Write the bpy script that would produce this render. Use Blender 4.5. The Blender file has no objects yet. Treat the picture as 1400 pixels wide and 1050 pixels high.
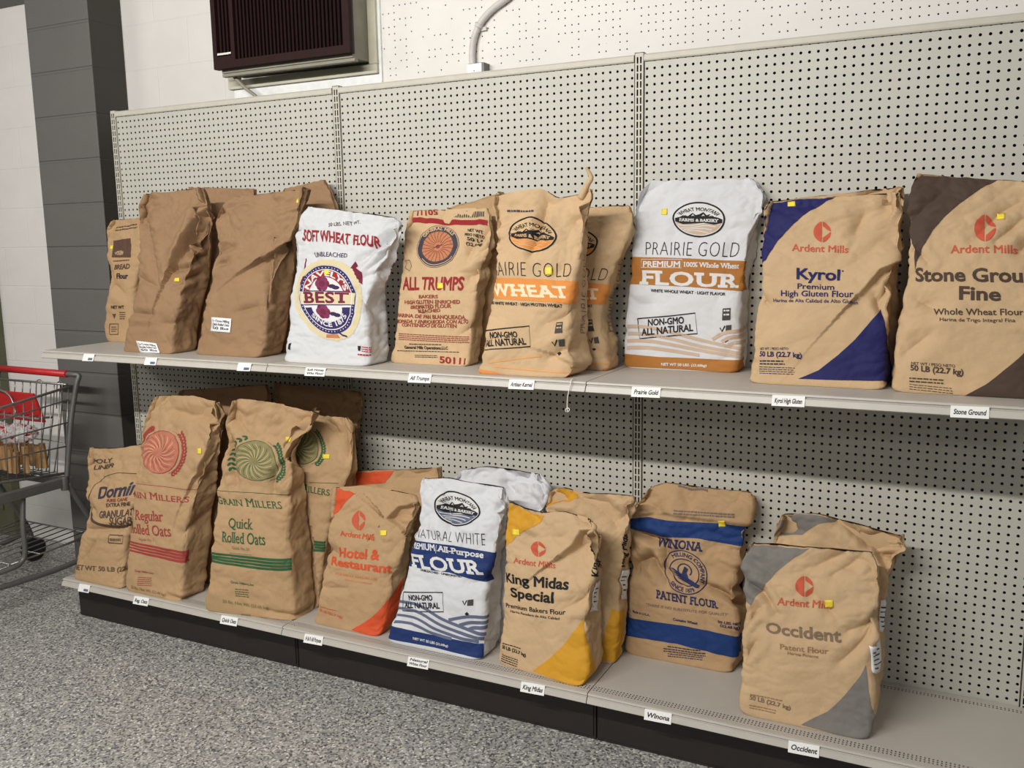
import bpy, bmesh, math, random
import numpy as np
from mathutils import Vector, Matrix
from mathutils.geometry import tessellate_polygon

# ------------------------------------------------------------------ camera, world, lamps, exposure
SC = bpy.context.scene
COL = SC.collection
I = 0.0254
def look_camera():
    yaw, pitch, roll = -0.46787, -0.15484, -0.01636
    f = Vector((math.sin(yaw)*math.cos(pitch), math.cos(yaw)*math.cos(pitch), math.sin(pitch)))
    r = f.cross(Vector((0, 0, 1))).normalized(); u = r.cross(f)
    c, s = math.cos(roll), math.sin(roll)
    r2 = c*r + s*u; u2 = -s*r + c*u
    m = Matrix((r2, u2, -f)).transposed().to_4x4()
    m.translation = Vector((2.24324, -2.98475, 85.5*I - 0.56693))
    cam = bpy.data.cameras.new('camera'); cam.sensor_fit = 'HORIZONTAL'; cam.sensor_width = 36.0
    cam.lens = 1262.157/1400*36.0; cam.clip_start = .05
    o = bpy.data.objects.new('camera', cam); COL.objects.link(o); o.matrix_world = m
    SC.camera = o
look_camera()
SC.view_settings.view_transform = 'Standard'
try: SC.view_settings.look = 'None'
except Exception: pass
SC.view_settings.gamma = 1.0
SC.view_settings.use_curve_mapping = False
SC.view_settings.exposure = 0.0
W = bpy.data.worlds.new('room_light'); SC.world = W; W.use_nodes = True
# soft room light: pale ceiling above, darker room below
def room_light(up, down, strength):
    N, L = W.node_tree.nodes, W.node_tree.links
    tc = N.new('ShaderNodeTexCoord'); sp = N.new('ShaderNodeSeparateXYZ'); cr = N.new('ShaderNodeValToRGB'); ml = N.new('ShaderNodeMath')
    ml.operation = 'MULTIPLY_ADD'; ml.inputs[1].default_value = .5; ml.inputs[2].default_value = .5
    L.new(tc.outputs['Generated'], sp.inputs[0]); L.new(sp.outputs['Z'], ml.inputs[0]); L.new(ml.outputs[0], cr.inputs[0])
    cr.color_ramp.elements[0].position = .42; cr.color_ramp.elements[1].position = .72
    cr.color_ramp.elements[0].color = (*down, 1); cr.color_ramp.elements[1].color = (*up, 1)
    L.new(cr.outputs[0], N['Background'].inputs[0]); N['Background'].inputs[1].default_value = strength
room_light((1.0, .985, .96), (.20, .195, .19), .235)
def area(name, loc, target, sx, sy, power, col=(1, .972, .93)):
    l = bpy.data.lights.new(name, 'AREA'); l.shape = 'RECTANGLE'; l.size = sx; l.size_y = sy; l.energy = power; l.color = col
    o = bpy.data.objects.new(name, l); COL.objects.link(o); o.location = loc
    o.rotation_euler = (Vector(target) - Vector(loc)).to_track_quat('-Z', 'Y').to_euler()
    return o
area('ceiling_strip_light', (0.25, -3.15, 2.92), (0.25, 0, 1.1), 2.7, .07, 122)
area('right_fill_light', (3.2, -5.6, 3.0), (1.2, 0, 0.9), 1.2, .3, 18)  # weak fill lamp added from the right, not a known fixture
area('left_wall_fill_light', (-3.4, -3.4, 3.0), (-1.7, 0, 1.5), 1.2, .3, 20)  # fill lamp added to brighten the left wall, no fixture known there

# ------------------------------------------------------------------ materials
MATS = {}
def lin(c): return tuple((x/12.92 if x <= .04045 else ((x+.055)/1.055)**2.4) for x in c)
def srgb(r, g, b): return lin((r/255, g/255, b/255))
def new_mat(name):
    m = bpy.data.materials.new(name); m.use_nodes = True; MATS[name] = m
    return m, m.node_tree.nodes, m.node_tree.links, m.node_tree.nodes['Principled BSDF']
def noise_node(N, L, scale, detail=4, rough=.55, coord='Object', stretch=None):
    tc = N.new('ShaderNodeTexCoord'); n = N.new('ShaderNodeTexNoise')
    n.inputs['Scale'].default_value = scale; n.inputs['Detail'].default_value = detail; n.inputs['Roughness'].default_value = rough
    if stretch:
        mp = N.new('ShaderNodeMapping'); mp.inputs['Scale'].default_value = stretch
        L.new(tc.outputs[coord], mp.inputs[0]); L.new(mp.outputs[0], n.inputs['Vector'])
    else: L.new(tc.outputs[coord], n.inputs['Vector'])
    return n
def ramp(N, L, src, a, b, p0=.3, p1=.7):
    r = N.new('ShaderNodeValToRGB'); r.color_ramp.elements[0].position = p0; r.color_ramp.elements[1].position = p1
    r.color_ramp.elements[0].color = (*a, 1); r.color_ramp.elements[1].color = (*b, 1)
    L.new(src, r.inputs[0]); return r
def plain(name, col, rough=.6, metal=0, var=.06, scale=30, bump=0, bscale=200, spec=.5, coat=0):
    m, N, L, b = new_mat(name)
    n = noise_node(N, L, scale)
    r = ramp(N, L, n.outputs['Fac'], tuple(c*(1-var) for c in col), tuple(min(1, c*(1+var)) for c in col))
    L.new(r.outputs[0], b.inputs['Base Color']); b.inputs['Roughness'].default_value = rough; b.inputs['Metallic'].default_value = metal
    b.inputs['Specular IOR Level'].default_value = spec; b.inputs['Coat Weight'].default_value = coat
    if bump:
        n2 = noise_node(N, L, bscale, 5); bp = N.new('ShaderNodeBump'); bp.inputs['Strength'].default_value = bump; bp.inputs['Distance'].default_value = .002
        L.new(n2.outputs['Fac'], bp.inputs['Height']); L.new(bp.outputs[0], b.inputs['Normal'])
    return m
def paper(name, col, rough=.78, var=.07, bump=.45):
    """sack paper: fibre mottling plus fine crush marks"""
    m, N, L, b = new_mat(name)
    n = noise_node(N, L, 9, 6, .65); r = ramp(N, L, n.outputs['Fac'], tuple(c*(1-var) for c in col), tuple(min(1, c*(1+var)) for c in col), .3, .7)
    L.new(r.outputs[0], b.inputs['Base Color']); b.inputs['Roughness'].default_value = rough; b.inputs['Specular IOR Level'].default_value = .3
    n2 = noise_node(N, L, 15, 5, .55); n3 = noise_node(N, L, 420, 3, .6)
    ab = N.new('ShaderNodeMath'); ab.operation = 'SUBTRACT'; L.new(n2.outputs['Fac'], ab.inputs[0]); ab.inputs[1].default_value = .5
    ab2 = N.new('ShaderNodeMath'); ab2.operation = 'ABSOLUTE'; L.new(ab.outputs[0], ab2.inputs[0])
    ad = N.new('ShaderNodeMath'); ad.operation = 'MULTIPLY_ADD'; L.new(n3.outputs['Fac'], ad.inputs[0]); ad.inputs[1].default_value = .05; L.new(ab2.outputs[0], ad.inputs[2])
    bp = N.new('ShaderNodeBump'); bp.inputs['Strength'].default_value = bump; bp.inputs['Distance'].default_value = .012
    L.new(ad.outputs[0], bp.inputs['Height']); L.new(bp.outputs[0], b.inputs['Normal'])
    return m
paper('kraft', srgb(180, 148, 110)); paper('kraft2', srgb(198, 168, 130)); paper('brown', srgb(150, 119, 88))
paper('paper_white', srgb(211, 212, 214), var=.02, bump=.3); paper('poly_white', srgb(203, 204, 205), rough=.6, var=.02, bump=.3)
INK = dict(ink_red=(164,52,50), ink_black=(28,26,28), ink_navy=(30,34,80), ink_orange_red=(196,88,62), ink_white=(216,215,213), ink_brown=(92,66,54),
 ink_grey=(70,66,64), ink_dark_red=(146,34,38), ink_purple=(52,32,70), ink_wine=(110,28,52), ink_red_brown=(142,60,48), kraft_ink=(205,172,130),
 ink_orange=(216,138,66), ink_orange_pale=(214,160,104), ink_cream=(240,214,180), ink_ochre=(168,110,48), ink_tan=(196,172,150), ink_navy_blue=(32,32,88),
 ink_faint=(168,138,104), ink_faint2=(120,96,72), ink_dark_brown=(76,60,50), ink_domino=(84,66,56), ink_domino_blue=(62,58,72), ink_domino_grey=(110,88,68),
 ink_oat_red=(160,62,58), ink_oat_pink=(186,116,94), ink_oat_green=(46,92,56), ink_oat_green_pale=(138,130,88), ink_faint_brown=(150,116,82), ink_faint_green=(130,124,80),
 ink_orange_strong=(206,82,44), ink_faint_orange=(200,136,92), ink_flour_blue=(30,52,104), ink_slate=(96,103,128), ink_yellow=(208,152,42),
 ink_winona_blue=(26,56,112), ink_winona_dark=(48,48,84), ink_winona_faint=(120,104,100), ink_occident_grey=(124,120,114), ink_occident_text=(128,108,86),
 ink_gold=(210,195,156), ink_rose=(122,44,88), ink_tint_orange=(190,120,84))
INK.update(ink_badge_navy=(48,36,92))
for k_, c_ in INK.items(): paper(k_, srgb(*c_), rough=.7, var=.035, bump=.25)
plain('sticker_yellow', srgb(238, 214, 62), .5); plain('label_white', srgb(236, 236, 236), .45, var=.02)
plain('tag_paper', srgb(238, 237, 233), .6, var=.015); plain('pen_ink', srgb(40, 38, 42), .6)
plain('string_white', srgb(228, 222, 212), .85)
plain('shelf_paint', srgb(186, 180, 171), .5, var=.03, bump=.05, bscale=500)
plain('rail_paint', srgb(186, 181, 171), .42, var=.03); plain('kick_black', srgb(38, 31, 28), .5, var=.1)
plain('post_paint', srgb(196, 192, 178), .5, var=.04); plain('slot_black', srgb(22, 20, 18), .9); plain('panel_dark', srgb(24, 22, 20), .95)
plain('ac_brown', srgb(44, 25, 24), .65, var=.1, spec=.15); plain('ac_dark', srgb(22, 14, 14), .6); plain('ac_sleeve', srgb(142, 138, 122), .55, var=.12, scale=14)
plain('case_wood', srgb(196, 192, 172), .6, var=.1, scale=12); plain('chrome', srgb(176, 174, 170), .28, metal=.9); plain('badge_silver', srgb(190, 190, 180), .35, metal=.7)
plain('conduit_paint', srgb(206, 202, 197), .5); plain('plate_white', srgb(238, 238, 236), .4); plain('box_steel', srgb(112, 110, 108), .5, metal=.4)
plain('cord_grey', srgb(150, 142, 128), .6); plain('plastic_red', srgb(196, 40, 40), .4, var=.05); plain('cart_grey', srgb(104, 103, 100), .45, metal=.3); plain('wire_zinc', srgb(150, 149, 146), .35, metal=.75)
plain('rubber', srgb(34, 33, 33), .8); plain('door_olive', srgb(92, 92, 70), .6, var=.12, scale=8); plain('beam_grey', srgb(92, 90, 86), .75, var=.05, bump=.25, bscale=160)
def wood_mat():
    m, N, L, b = new_mat('split_wood'); n = noise_node(N, L, 40, 5, .6, stretch=(1, 1, .08))
    r = ramp(N, L, n.outputs['Fac'], srgb(116, 78, 44), srgb(208, 168, 112)); L.new(r.outputs[0], b.inputs['Base Color']); b.inputs['Roughness'].default_value = .8
wood_mat()
def film_mat():
    m, N, L, b = new_mat('clear_film'); b.inputs['Base Color'].default_value = (.92, .92, .92, 1); b.inputs['Roughness'].default_value = .12
    b.inputs['Alpha'].default_value = .42
    n = noise_node(N, L, 55, 4); bp = N.new('ShaderNodeBump'); bp.inputs['Strength'].default_value = .8; bp.inputs['Distance'].default_value = .01
    L.new(n.outputs['Fac'], bp.inputs['Height']); L.new(bp.outputs[0], b.inputs['Normal'])
film_mat()
def block_mat(name, col, joints=True, course=8*I, brick=16*I, depth=.6, z0=0.0, axis='x', x0=0.0, mortar=.004):
    """painted concrete block: shallow joints as bump, pitted face"""
    m, N, L, b = new_mat(name)
    tc = N.new('ShaderNodeTexCoord'); sp = N.new('ShaderNodeSeparateXYZ'); L.new(tc.outputs['Object'], sp.inputs[0])
    cb = N.new('ShaderNodeCombineXYZ')
    ax = N.new('ShaderNodeMath'); ax.operation = 'ADD'; L.new(sp.outputs['X' if axis == 'x' else 'Y'], ax.inputs[0]); ax.inputs[1].default_value = x0 + 40*brick
    az = N.new('ShaderNodeMath'); az.operation = 'ADD'; L.new(sp.outputs['Z'], az.inputs[0]); az.inputs[1].default_value = z0 + 40*course
    L.new(ax.outputs[0], cb.inputs[0]); L.new(az.outputs[0], cb.inputs[1])
    bt = N.new('ShaderNodeTexBrick'); L.new(cb.outputs[0], bt.inputs['Vector']); bt.inputs['Scale'].default_value = 1
    bt.inputs['Mortar Size'].default_value = mortar; bt.inputs['Mortar Smooth'].default_value = .6; bt.inputs['Brick Width'].default_value = brick; bt.inputs['Row Height'].default_value = course
    bt.offset = .5 if joints else 0.0
    n = noise_node(N, L, 5, 4); r = ramp(N, L, n.outputs['Fac'], tuple(c*.96 for c in col), tuple(min(1, c*1.03) for c in col))
    L.new(r.outputs[0], b.inputs['Base Color'])
    n2 = noise_node(N, L, 180, 4, .6); mu = N.new('ShaderNodeMath'); mu.operation = 'MULTIPLY_ADD'
    L.new(bt.outputs['Fac'], mu.inputs[0]); mu.inputs[1].default_value = -1.0
    ns = N.new('ShaderNodeMath'); ns.operation = 'MULTIPLY'; L.new(n2.outputs['Fac'], ns.inputs[0]); ns.inputs[1].default_value = .3
    L.new(ns.outputs[0], mu.inputs[2])
    bp = N.new('ShaderNodeBump'); bp.inputs['Strength'].default_value = depth; bp.inputs['Distance'].default_value = .005
    L.new(mu.outputs[0], bp.inputs['Height']); L.new(bp.outputs[0], b.inputs['Normal']); b.inputs['Roughness'].default_value = .6
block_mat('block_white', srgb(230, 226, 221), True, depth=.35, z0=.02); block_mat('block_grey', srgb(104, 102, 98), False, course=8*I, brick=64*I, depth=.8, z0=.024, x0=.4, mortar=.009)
block_mat('block_side_dark', srgb(58, 54, 48), False, course=8*I, brick=64*I, depth=.4, z0=.024, axis='y', x0=.4)
def hole_mat(name, col, pitch, rad, x0=0, z0=0, rough=.5, fill=0.0, plane='xz', ylim=None):
    """perforated sheet: round holes let the dark hollow behind show through"""
    m, N, L, b = new_mat(name)
    tc = N.new('ShaderNodeTexCoord'); sp = N.new('ShaderNodeSeparateXYZ'); L.new(tc.outputs['Object'], sp.inputs[0])
    def M(op, a, bb=None, c=None):
        n = N.new('ShaderNodeMath'); n.operation = op
        for i, v in enumerate((a, bb, c)):
            if v is None: continue
            if hasattr(v, 'links') or hasattr(v, 'is_output'): L.new(v, n.inputs[i])
            else: n.inputs[i].default_value = v
        return n.outputs[0]
    A = sp.outputs['X']; Bc = sp.outputs['Z' if plane == 'xz' else 'Y']
    def cell(s, o): return M('MULTIPLY', M('SUBTRACT', M('FRACT', M('ADD', M('DIVIDE', M('SUBTRACT', s, o), pitch), 400.5)), .5), pitch)
    dx, dz = cell(A, x0), cell(Bc, z0)
    d = M('SQRT', M('ADD', M('MULTIPLY', dx, dx), M('MULTIPLY', dz, dz)))
    mask = M('LESS_THAN', d, rad)
    if fill:
        n = noise_node(N, L, 3.2, 3); w = N.new('ShaderNodeTexWhiteNoise'); w.noise_dimensions = '2D'
        cb = N.new('ShaderNodeCombineXYZ'); L.new(M('FLOOR', M('ADD', M('DIVIDE', M('SUBTRACT', A, x0), pitch), 400.5)), cb.inputs[0]); L.new(M('FLOOR', M('ADD', M('DIVIDE', M('SUBTRACT', Bc, z0), pitch), 400.5)), cb.inputs[1])
        L.new(cb.outputs[0], w.inputs['Vector'])
        xg = M('MULTIPLY_ADD', A, .16, fill)
        mask = M('MULTIPLY', mask, M('LESS_THAN', M('MULTIPLY_ADD', w.outputs['Value'], .5, M('MULTIPLY', n.outputs['Fac'], .9)), xg))
    if ylim:
        g = None
        for lo, hi in ylim:
            k = M('MULTIPLY', M('GREATER_THAN', Bc, lo), M('LESS_THAN', Bc, hi)); g = k if g is None else M('MAXIMUM', g, k)
        mask = M('MULTIPLY', mask, g)
    n = noise_node(N, L, 6, 4); r = ramp(N, L, n.outputs['Fac'], tuple(c*.97 for c in col), tuple(min(1, c*1.03) for c in col)); L.new(r.outputs[0], b.inputs['Base Color'])
    n2 = noise_node(N, L, 600, 3); bp = N.new('ShaderNodeBump'); bp.inputs['Strength'].default_value = .12; bp.inputs['Distance'].default_value = .001
    L.new(n2.outputs['Fac'], bp.inputs['Height']); L.new(bp.outputs[0], b.inputs['Normal']); b.inputs['Roughness'].default_value = rough
    tr = N.new('ShaderNodeBsdfTransparent'); mx = N.new('ShaderNodeMixShader'); out = N['Material Output']
    L.new(mask, mx.inputs[0]); L.new(b.outputs[0], mx.inputs[1]); L.new(tr.outputs[0], mx.inputs[2]); L.new(mx.outputs[0], out.inputs['Surface'])
ZR = 85.5*I                                   # height of the top row of pegboard holes
hole_mat('pegboard_grey', srgb(190, 188, 177), I, .0043, 0, ZR % I)
hole_mat('pegboard_white', srgb(230, 226, 220), I, .0026, .011, .006, .55, fill=.60)
hole_mat('deck_perforated', srgb(186, 180, 171), .0105, .0026, 0, 0, .5, plane='xy', ylim=[(-.4465, -.4155), (-.047, -.0265)])
def floor_mat():
    m, N, L, b = new_mat('flake_floor')
    tc = N.new('ShaderNodeTexCoord')
    v = N.new('ShaderNodeTexVoronoi'); v.inputs['Scale'].default_value = 150; L.new(tc.outputs['Object'], v.inputs['Vector'])
    cr = N.new('ShaderNodeValToRGB'); cr.color_ramp.interpolation = 'CONSTANT'
    els = [(0, (104, 102, 100)), (.16, (156, 154, 150)), (.42, (178, 175, 168)), (.62, (140, 141, 142)), (.78, (194, 191, 183)), (.90, (84, 83, 84)), (.95, (222, 220, 214))]
    while len(cr.color_ramp.elements) < len(els): cr.color_ramp.elements.new(.5)
    for e, (p, c) in zip(cr.color_ramp.elements, els): e.position = p; e.color = (*srgb(*c), 1)
    sx = N.new('ShaderNodeSeparateColor'); L.new(v.outputs['Color'], sx.inputs[0]); L.new(sx.outputs[0], cr.inputs[0])
    L.new(cr.outputs[0], b.inputs['Base Color']); b.inputs['Roughness'].default_value = .42
    bp = N.new('ShaderNodeBump'); bp.inputs['Strength'].default_value = .2; bp.inputs['Distance'].default_value = .001; L.new(sx.outputs[1], bp.inputs['Height']); L.new(bp.outputs[0], b.inputs['Normal'])
floor_mat()

# ------------------------------------------------------------------ mesh helpers
def link(name, me, parent=None, label=None, cat=None, group=None, kind=None):
    o = bpy.data.objects.new(name, me); COL.objects.link(o)
    if parent is not None: o.parent = parent
    if label: o['label'] = label
    if cat: o['category'] = cat
    if group: o['group'] = group
    if kind: o['kind'] = kind
    return o
def empty(name, loc, label, cat, group=None):
    o = bpy.data.objects.new(name, None); COL.objects.link(o); o.location = loc; o.empty_display_size = .05
    o['label'] = label; o['category'] = cat
    if group: o['group'] = group
    bpy.context.view_layer.update()
    return o
class MB:
    """collects boxes, extrusions and tubes, in world metres"""
    def __init__(s): s.bm = bmesh.new(); s.mi = 0
    def box(s, x0, x1, y0, y1, z0, z1, mi=None):
        v = [s.bm.verts.new((x, y, z)) for x in (x0, x1) for y in (y0, y1) for z in (z0, z1)]
        for q in ((0,1,3,2), (4,6,7,5), (0,4,5,1), (2,3,7,6), (0,2,6,4), (1,5,7,3)):
            f = s.bm.faces.new([v[i] for i in q]); f.material_index = s.mi if mi is None else mi
        return s
    def prism(s, prof, x0, x1, axis='x'):
        n = len(prof)
        def p(t, a, b): return (t, a, b) if axis == 'x' else ((a, t, b) if axis == 'y' else (a, b, t))
        A = [s.bm.verts.new(p(x0, a, b)) for a, b in prof]; Bv = [s.bm.verts.new(p(x1, a, b)) for a, b in prof]
        for i in range(n):
            j = (i+1) % n; f = s.bm.faces.new((A[i], A[j], Bv[j], Bv[i])); f.material_index = s.mi
        s.bm.faces.new(A[::-1]).material_index = s.mi; s.bm.faces.new(Bv).material_index = s.mi
        return s
    def tube(s, pts, r, seg=10, closed=False):
        pts = [Vector(p) for p in pts]; n = len(pts); rings = []
        up = None
        for i, p in enumerate(pts):
            a = pts[i-1] if (i > 0 or closed) else p; b = pts[(i+1) % n] if (i < n-1 or closed) else p
            t = (b - a).normalized()
            if up is None or abs(up.dot(t)) > .95: up = t.orthogonal().normalized()
            u = (up - t*up.dot(t)).normalized(); w = t.cross(u); up = u
            rr = r[i] if isinstance(r, (list, tuple)) else r
            rings.append([s.bm.verts.new(p + u*math.cos(k*2*math.pi/seg)*rr + w*math.sin(k*2*math.pi/seg)*rr) for k in range(seg)])
        m = n if closed else n-1
        for i in range(m):
            A, Bv = rings[i], rings[(i+1) % n]
            for k in range(seg):
                f = s.bm.faces.new((A[k], A[(k+1) % seg], Bv[(k+1) % seg], Bv[k])); f.smooth = True; f.material_index = s.mi
        if not closed:
            s.bm.faces.new(rings[0][::-1]).material_index = s.mi; s.bm.faces.new(rings[-1]).material_index = s.mi
        return s
    def build(s, name, mats, parent=None, bevel=0, **kw):
        bmesh.ops.recalc_face_normals(s.bm, faces=s.bm.faces[:])
        if bevel:
            es = [e for e in s.bm.edges if len(e.link_faces) == 2 and e.calc_face_angle(0) > .6]
            bmesh.ops.bevel(s.bm, geom=es, offset=bevel, segments=2, profile=.6, affect='EDGES', clamp_overlap=True)
        if parent is not None: s.bm.transform(parent.matrix_world.inverted())
        elif kw.pop('local', False):
            pass
        me = bpy.data.meshes.new(name); s.bm.to_mesh(me); s.bm.free()
        for m in ([mats] if isinstance(mats, str) else mats): me.materials.append(MATS[m])
        return link(name, me, parent, **kw)
def smooth_path(pts, n=8):
    out = []; P = [Vector(p) for p in pts]
    for i in range(len(P)-1):
        p0, p1, p2, p3 = P[max(0, i-1)], P[i], P[i+1], P[min(len(P)-1, i+2)]
        for k in range(n):
            t = k/n; out.append(.5*((2*p1) + (p2-p0)*t + (2*p0-5*p1+4*p2-p3)*t*t + (3*p1-p0-3*p2+p3)*t**3))
    out.append(P[-1]); return out

# ------------------------------------------------------------------ the room
HW, PB = 10.5*I, 5.2*I            # block wall plane, face of the furred-out pegboard
MB().box(-4.5, 5.0, -6.5, HW + .2, -.1, 0).build('floor', 'flake_floor', kind='structure')
MB().box(-4.5, 5.0, HW, HW + .2, 0, 3.4).build('wall_back', 'block_white', kind='structure')
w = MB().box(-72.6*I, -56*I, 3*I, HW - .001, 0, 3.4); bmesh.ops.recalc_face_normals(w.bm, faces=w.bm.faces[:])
for f_ in w.bm.faces: f_.material_index = 1 if f_.normal.x > .9 else 0  # right-hand face gets a darker tone than the front
w.build('wall_pilaster', ['block_grey', 'block_side_dark'], kind='structure', bevel=.004)
MB().box(-4.5, -72.7*I, HW - .004, HW - .001, 2.808, 3.4).build('trim_1', 'beam_grey', kind='structure')
w = MB(); w.mi = 0
w.box(-13.5*I, 5.0, PB, PB + .004, 0, 88.6*I, 0); w.box(4.75*I, 5.0, PB, PB + .004, 88.6*I, 3.4, 0); w.box(-13.5*I, 4.75*I, PB, PB + .004, 3.05, 3.4, 0)
w.box(-13.5*I, 5.0, PB + .03, HW - .001, 0, 88.6*I, 1); w.box(4.75*I, 5.0, PB + .03, HW - .001, 88.6*I, 3.4, 1)
w.build('wall_board', ['pegboard_white', 'panel_dark'], kind='structure')
w = MB().box(-3.4, -2.51, HW - .05, HW - .002, 0, 2.05); w.box(-3.32, -2.59, HW - .058, HW - .05, .15, 1.0); w.box(-3.32, -2.59, HW - .058, HW - .05, 1.1, 1.95)
w.build('door_1', 'door_olive', kind='structure')

# ------------------------------------------------------------------ gondola shelving
ZU, ZD = (85.5-38.83)*I, (85.5-77.7)*I
POS = ['left-hand', 'middle', 'right-hand']
WHERE = ['beside the dark grey block pillar', 'between the two slotted posts seen whole', 'at the right edge of the picture']
for k in range(3):
    x0, x1 = (-48 + 48*k)*I, 48*k*I
    w = MB(); w.box(x0 + .001, x1 - .001, .022, .026, ZD - .02, ZR + .018, 1)
    # front sheet
    v = [w.bm.verts.new(p) for p in ((x0 + .018, 0, ZD - .02), (x1 - .018, 0, ZD - .02), (x1 - .018, 0, ZR + .018), (x0 + .018, 0, ZR + .018))]
    w.bm.faces.new(v).material_index = 0
    p = w.build('pegboard_panel', ['pegboard_grey', 'panel_dark'], label='grey perforated back panel of the %s shelf section, %s' % (POS[k], WHERE[k]), cat='back panel', group='perforated back panels')
    w = MB().prism([(-.007, ZR - .002), (-.009, ZR + .002), (-.009, ZR + .016), (-.004, ZR + .021), (.016, ZR + .021), (.016, ZR + .014), (-.002, ZR + .012), (-.002, ZR - .002)], x0 + .017, x1 - .017)
    w.build('top_rail', 'post_paint', p)
def lip(zt, tilt): return [(-.004, zt), (-.461, zt), (-.469, zt - .001), (-.4715, zt - .006), (-.468, zt - .009), (-.468, zt - .011), (-.4735, zt - .013), (-.4805, zt - .0285), (-.478, zt - .031), (-.466, zt - .030), (-.460, zt - .014), (-.44, zt - .013), (-.44, zt - .022), (-.004, zt - .022)]
HAND = {}
def shelf_piece(name, k, zt, label, cat, mats, x0, x1):
    w = MB(); w.prism(lip(zt, 0), x0 + .0016, x1 - .0016)
    bmesh.ops.recalc_face_normals(w.bm, faces=w.bm.faces[:])
    for f in w.bm.faces:
        c = f.calc_center_median(); f.material_index = 0 if (abs(f.normal.z) > .9 and c.y > -.462 and c.y < -.2 and c.z > zt - .004) else 1
    return w.build(name, mats, label=label, cat=cat, group=cat + ' run')
UPPER, LOWER = [], []
for k in range(3):
    x0, x1 = (-48 + 48*k)*I, 48*k*I
    UPPER.append(shelf_piece('display_shelf', k, ZU, 'grey metal upper shelf of the %s section, under the bags of the top row' % POS[k], 'shelf', ['shelf_paint', 'rail_paint'], x0 + (.02 if k == 0 else 0), x1))
    LOWER.append(shelf_piece('base_deck', k, ZD, 'grey metal bottom deck of the %s section, just above the floor' % POS[k], 'bottom shelf', ['deck_perforated', 'rail_paint'], x0 + (.01 if k == 0 else 0), x1))
    w = MB().box(x0 + (0 if k == 0 else .002), x1 - .002, -.392, -.372, 0.001, ZD - .0325); w.box(x0 + .01, x1 - .01, -.396, -.39, .012, ZD - .045)
    w.build('kick_plate', 'kick_black', label='black kick plate under the %s section, on the flake floor' % POS[k], cat='kick plate', group='black kick plates', bevel=.002)
    # shelf brackets as parts of the upper shelf
    for s, xb in ((0, x0 + .024), (1, x1 - .024)):
        MB().prism([(-.002, ZU - .024), (-.40, ZU - .024), (-.40, ZU - .04), (-.002, ZU - .10)], xb - .0015, xb + .0015).build('bracket', 'shelf_paint', UPPER[k])
def post(X, label):
    zt = ZR + .025; hw = .0155
    w = MB(); xc = [-hw, -.0083, -.0030, .0030, .0083, hw]
    zs = [ZD - .04]; z = zt - .012
    cuts = []
    while z > ZD: cuts.append((z - .0205, z)); z -= I
    # front face grid with real slots
    edges = sorted(set([ZD - .04, zt] + [c for ab in cuts for c in ab]))
    V = {}
    def vt(x, z):
        key = (round(x, 5), round(z, 5))
        if key not in V: V[key] = w.bm.verts.new((X + x, -.0045, z))
        return V[key]
    slotset = {(round(a, 5), round(b, 5)) for a, b in cuts}
    for i in range(len(xc)-1):
        for j in range(len(edges)-1):
            if i in (1, 3) and (round(edges[j], 5), round(edges[j+1], 5)) in slotset: continue
            w.bm.faces.new((vt(xc[i], edges[j]), vt(xc[i+1], edges[j]), vt(xc[i+1], edges[j+1]), vt(xc[i], edges[j+1]))).material_index = 0
    w.box(X - hw, X - hw + .0015, -.0045, .020, ZD - .04, zt, 0); w.box(X + hw - .0015, X + hw, -.0045, .020, ZD - .04, zt, 0)
    w.box(X - hw + .0016, X + hw - .0016, .012, .020, ZD - .04, zt - .001, 1); w.box(X - hw, X + hw, -.0045, .020, zt, zt + .002, 1)
    return w.build('upright_post', ['post_paint', 'slot_black'], label=label, cat='upright post', group='slotted uprights')
post(-48*I, 'grey slotted end upright at the left end of the shelving, beside the pillar')
post(0, 'grey double-slotted upright below the brown air conditioner')
post(96*I, 'grey slotted upright cut off by the right edge of the picture')
post(48*I, 'grey double-slotted upright in the right half, behind the white flour bag')

# ------------------------------------------------------------------ flat lettering: glyph outlines from the built-in font
GLY = {}
TXT = bpy.data.objects.new('lettering_source', bpy.data.curves.new('lettering_source', 'FONT')); COL.objects.link(TXT)
def body_mesh(s, off):
    c = TXT.data; c.body = s; c.offset = off; c.resolution_u = 3
    dg = bpy.context.evaluated_depsgraph_get(); dg.update()
    e = TXT.evaluated_get(dg); me = e.to_mesh(); me.calc_loop_triangles()
    V = np.array([v.co[:2] for v in me.vertices], float).reshape(-1, 2); T = np.array([t.vertices[:] for t in me.loop_triangles], int).reshape(-1, 3)
    e.to_mesh_clear(); return V, T
WT = dict(r=.010, l=-.022, m=.020, b=.042, i=.008, s=.045)
BASE = {}
def thicken(V, T, w):
    cnt = {}
    for t in T:
        for a, b in ((t[0], t[1]), (t[1], t[2]), (t[2], t[0])):
            k = (min(a, b), max(a, b)); cnt[k] = cnt.get(k, 0) + 1
    P = [tuple(v) for v in V]; Q = [tuple(q) for q in T]
    for (a, b), c in cnt.items():
        if c != 1: continue
        (x0, y0), (x1, y1) = V[a], V[b]; L = math.hypot(x1 - x0, y1 - y0)
        if L < 1e-6: continue
        dx, dy = (x1 - x0)/L*w, (y1 - y0)/L*w; k = .75; n = len(P)
        P += [(x0 - dx*k - dy, y0 - dy*k + dx), (x1 + dx*k - dy, y1 + dy*k + dx), (x1 + dx*k + dy, y1 + dy*k - dx), (x0 - dx*k + dy, y0 - dy*k - dx)]
        Q += [(n, n+1, n+2), (n, n+2, n+3)]
    return np.array(P), np.array(Q, int)
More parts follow.
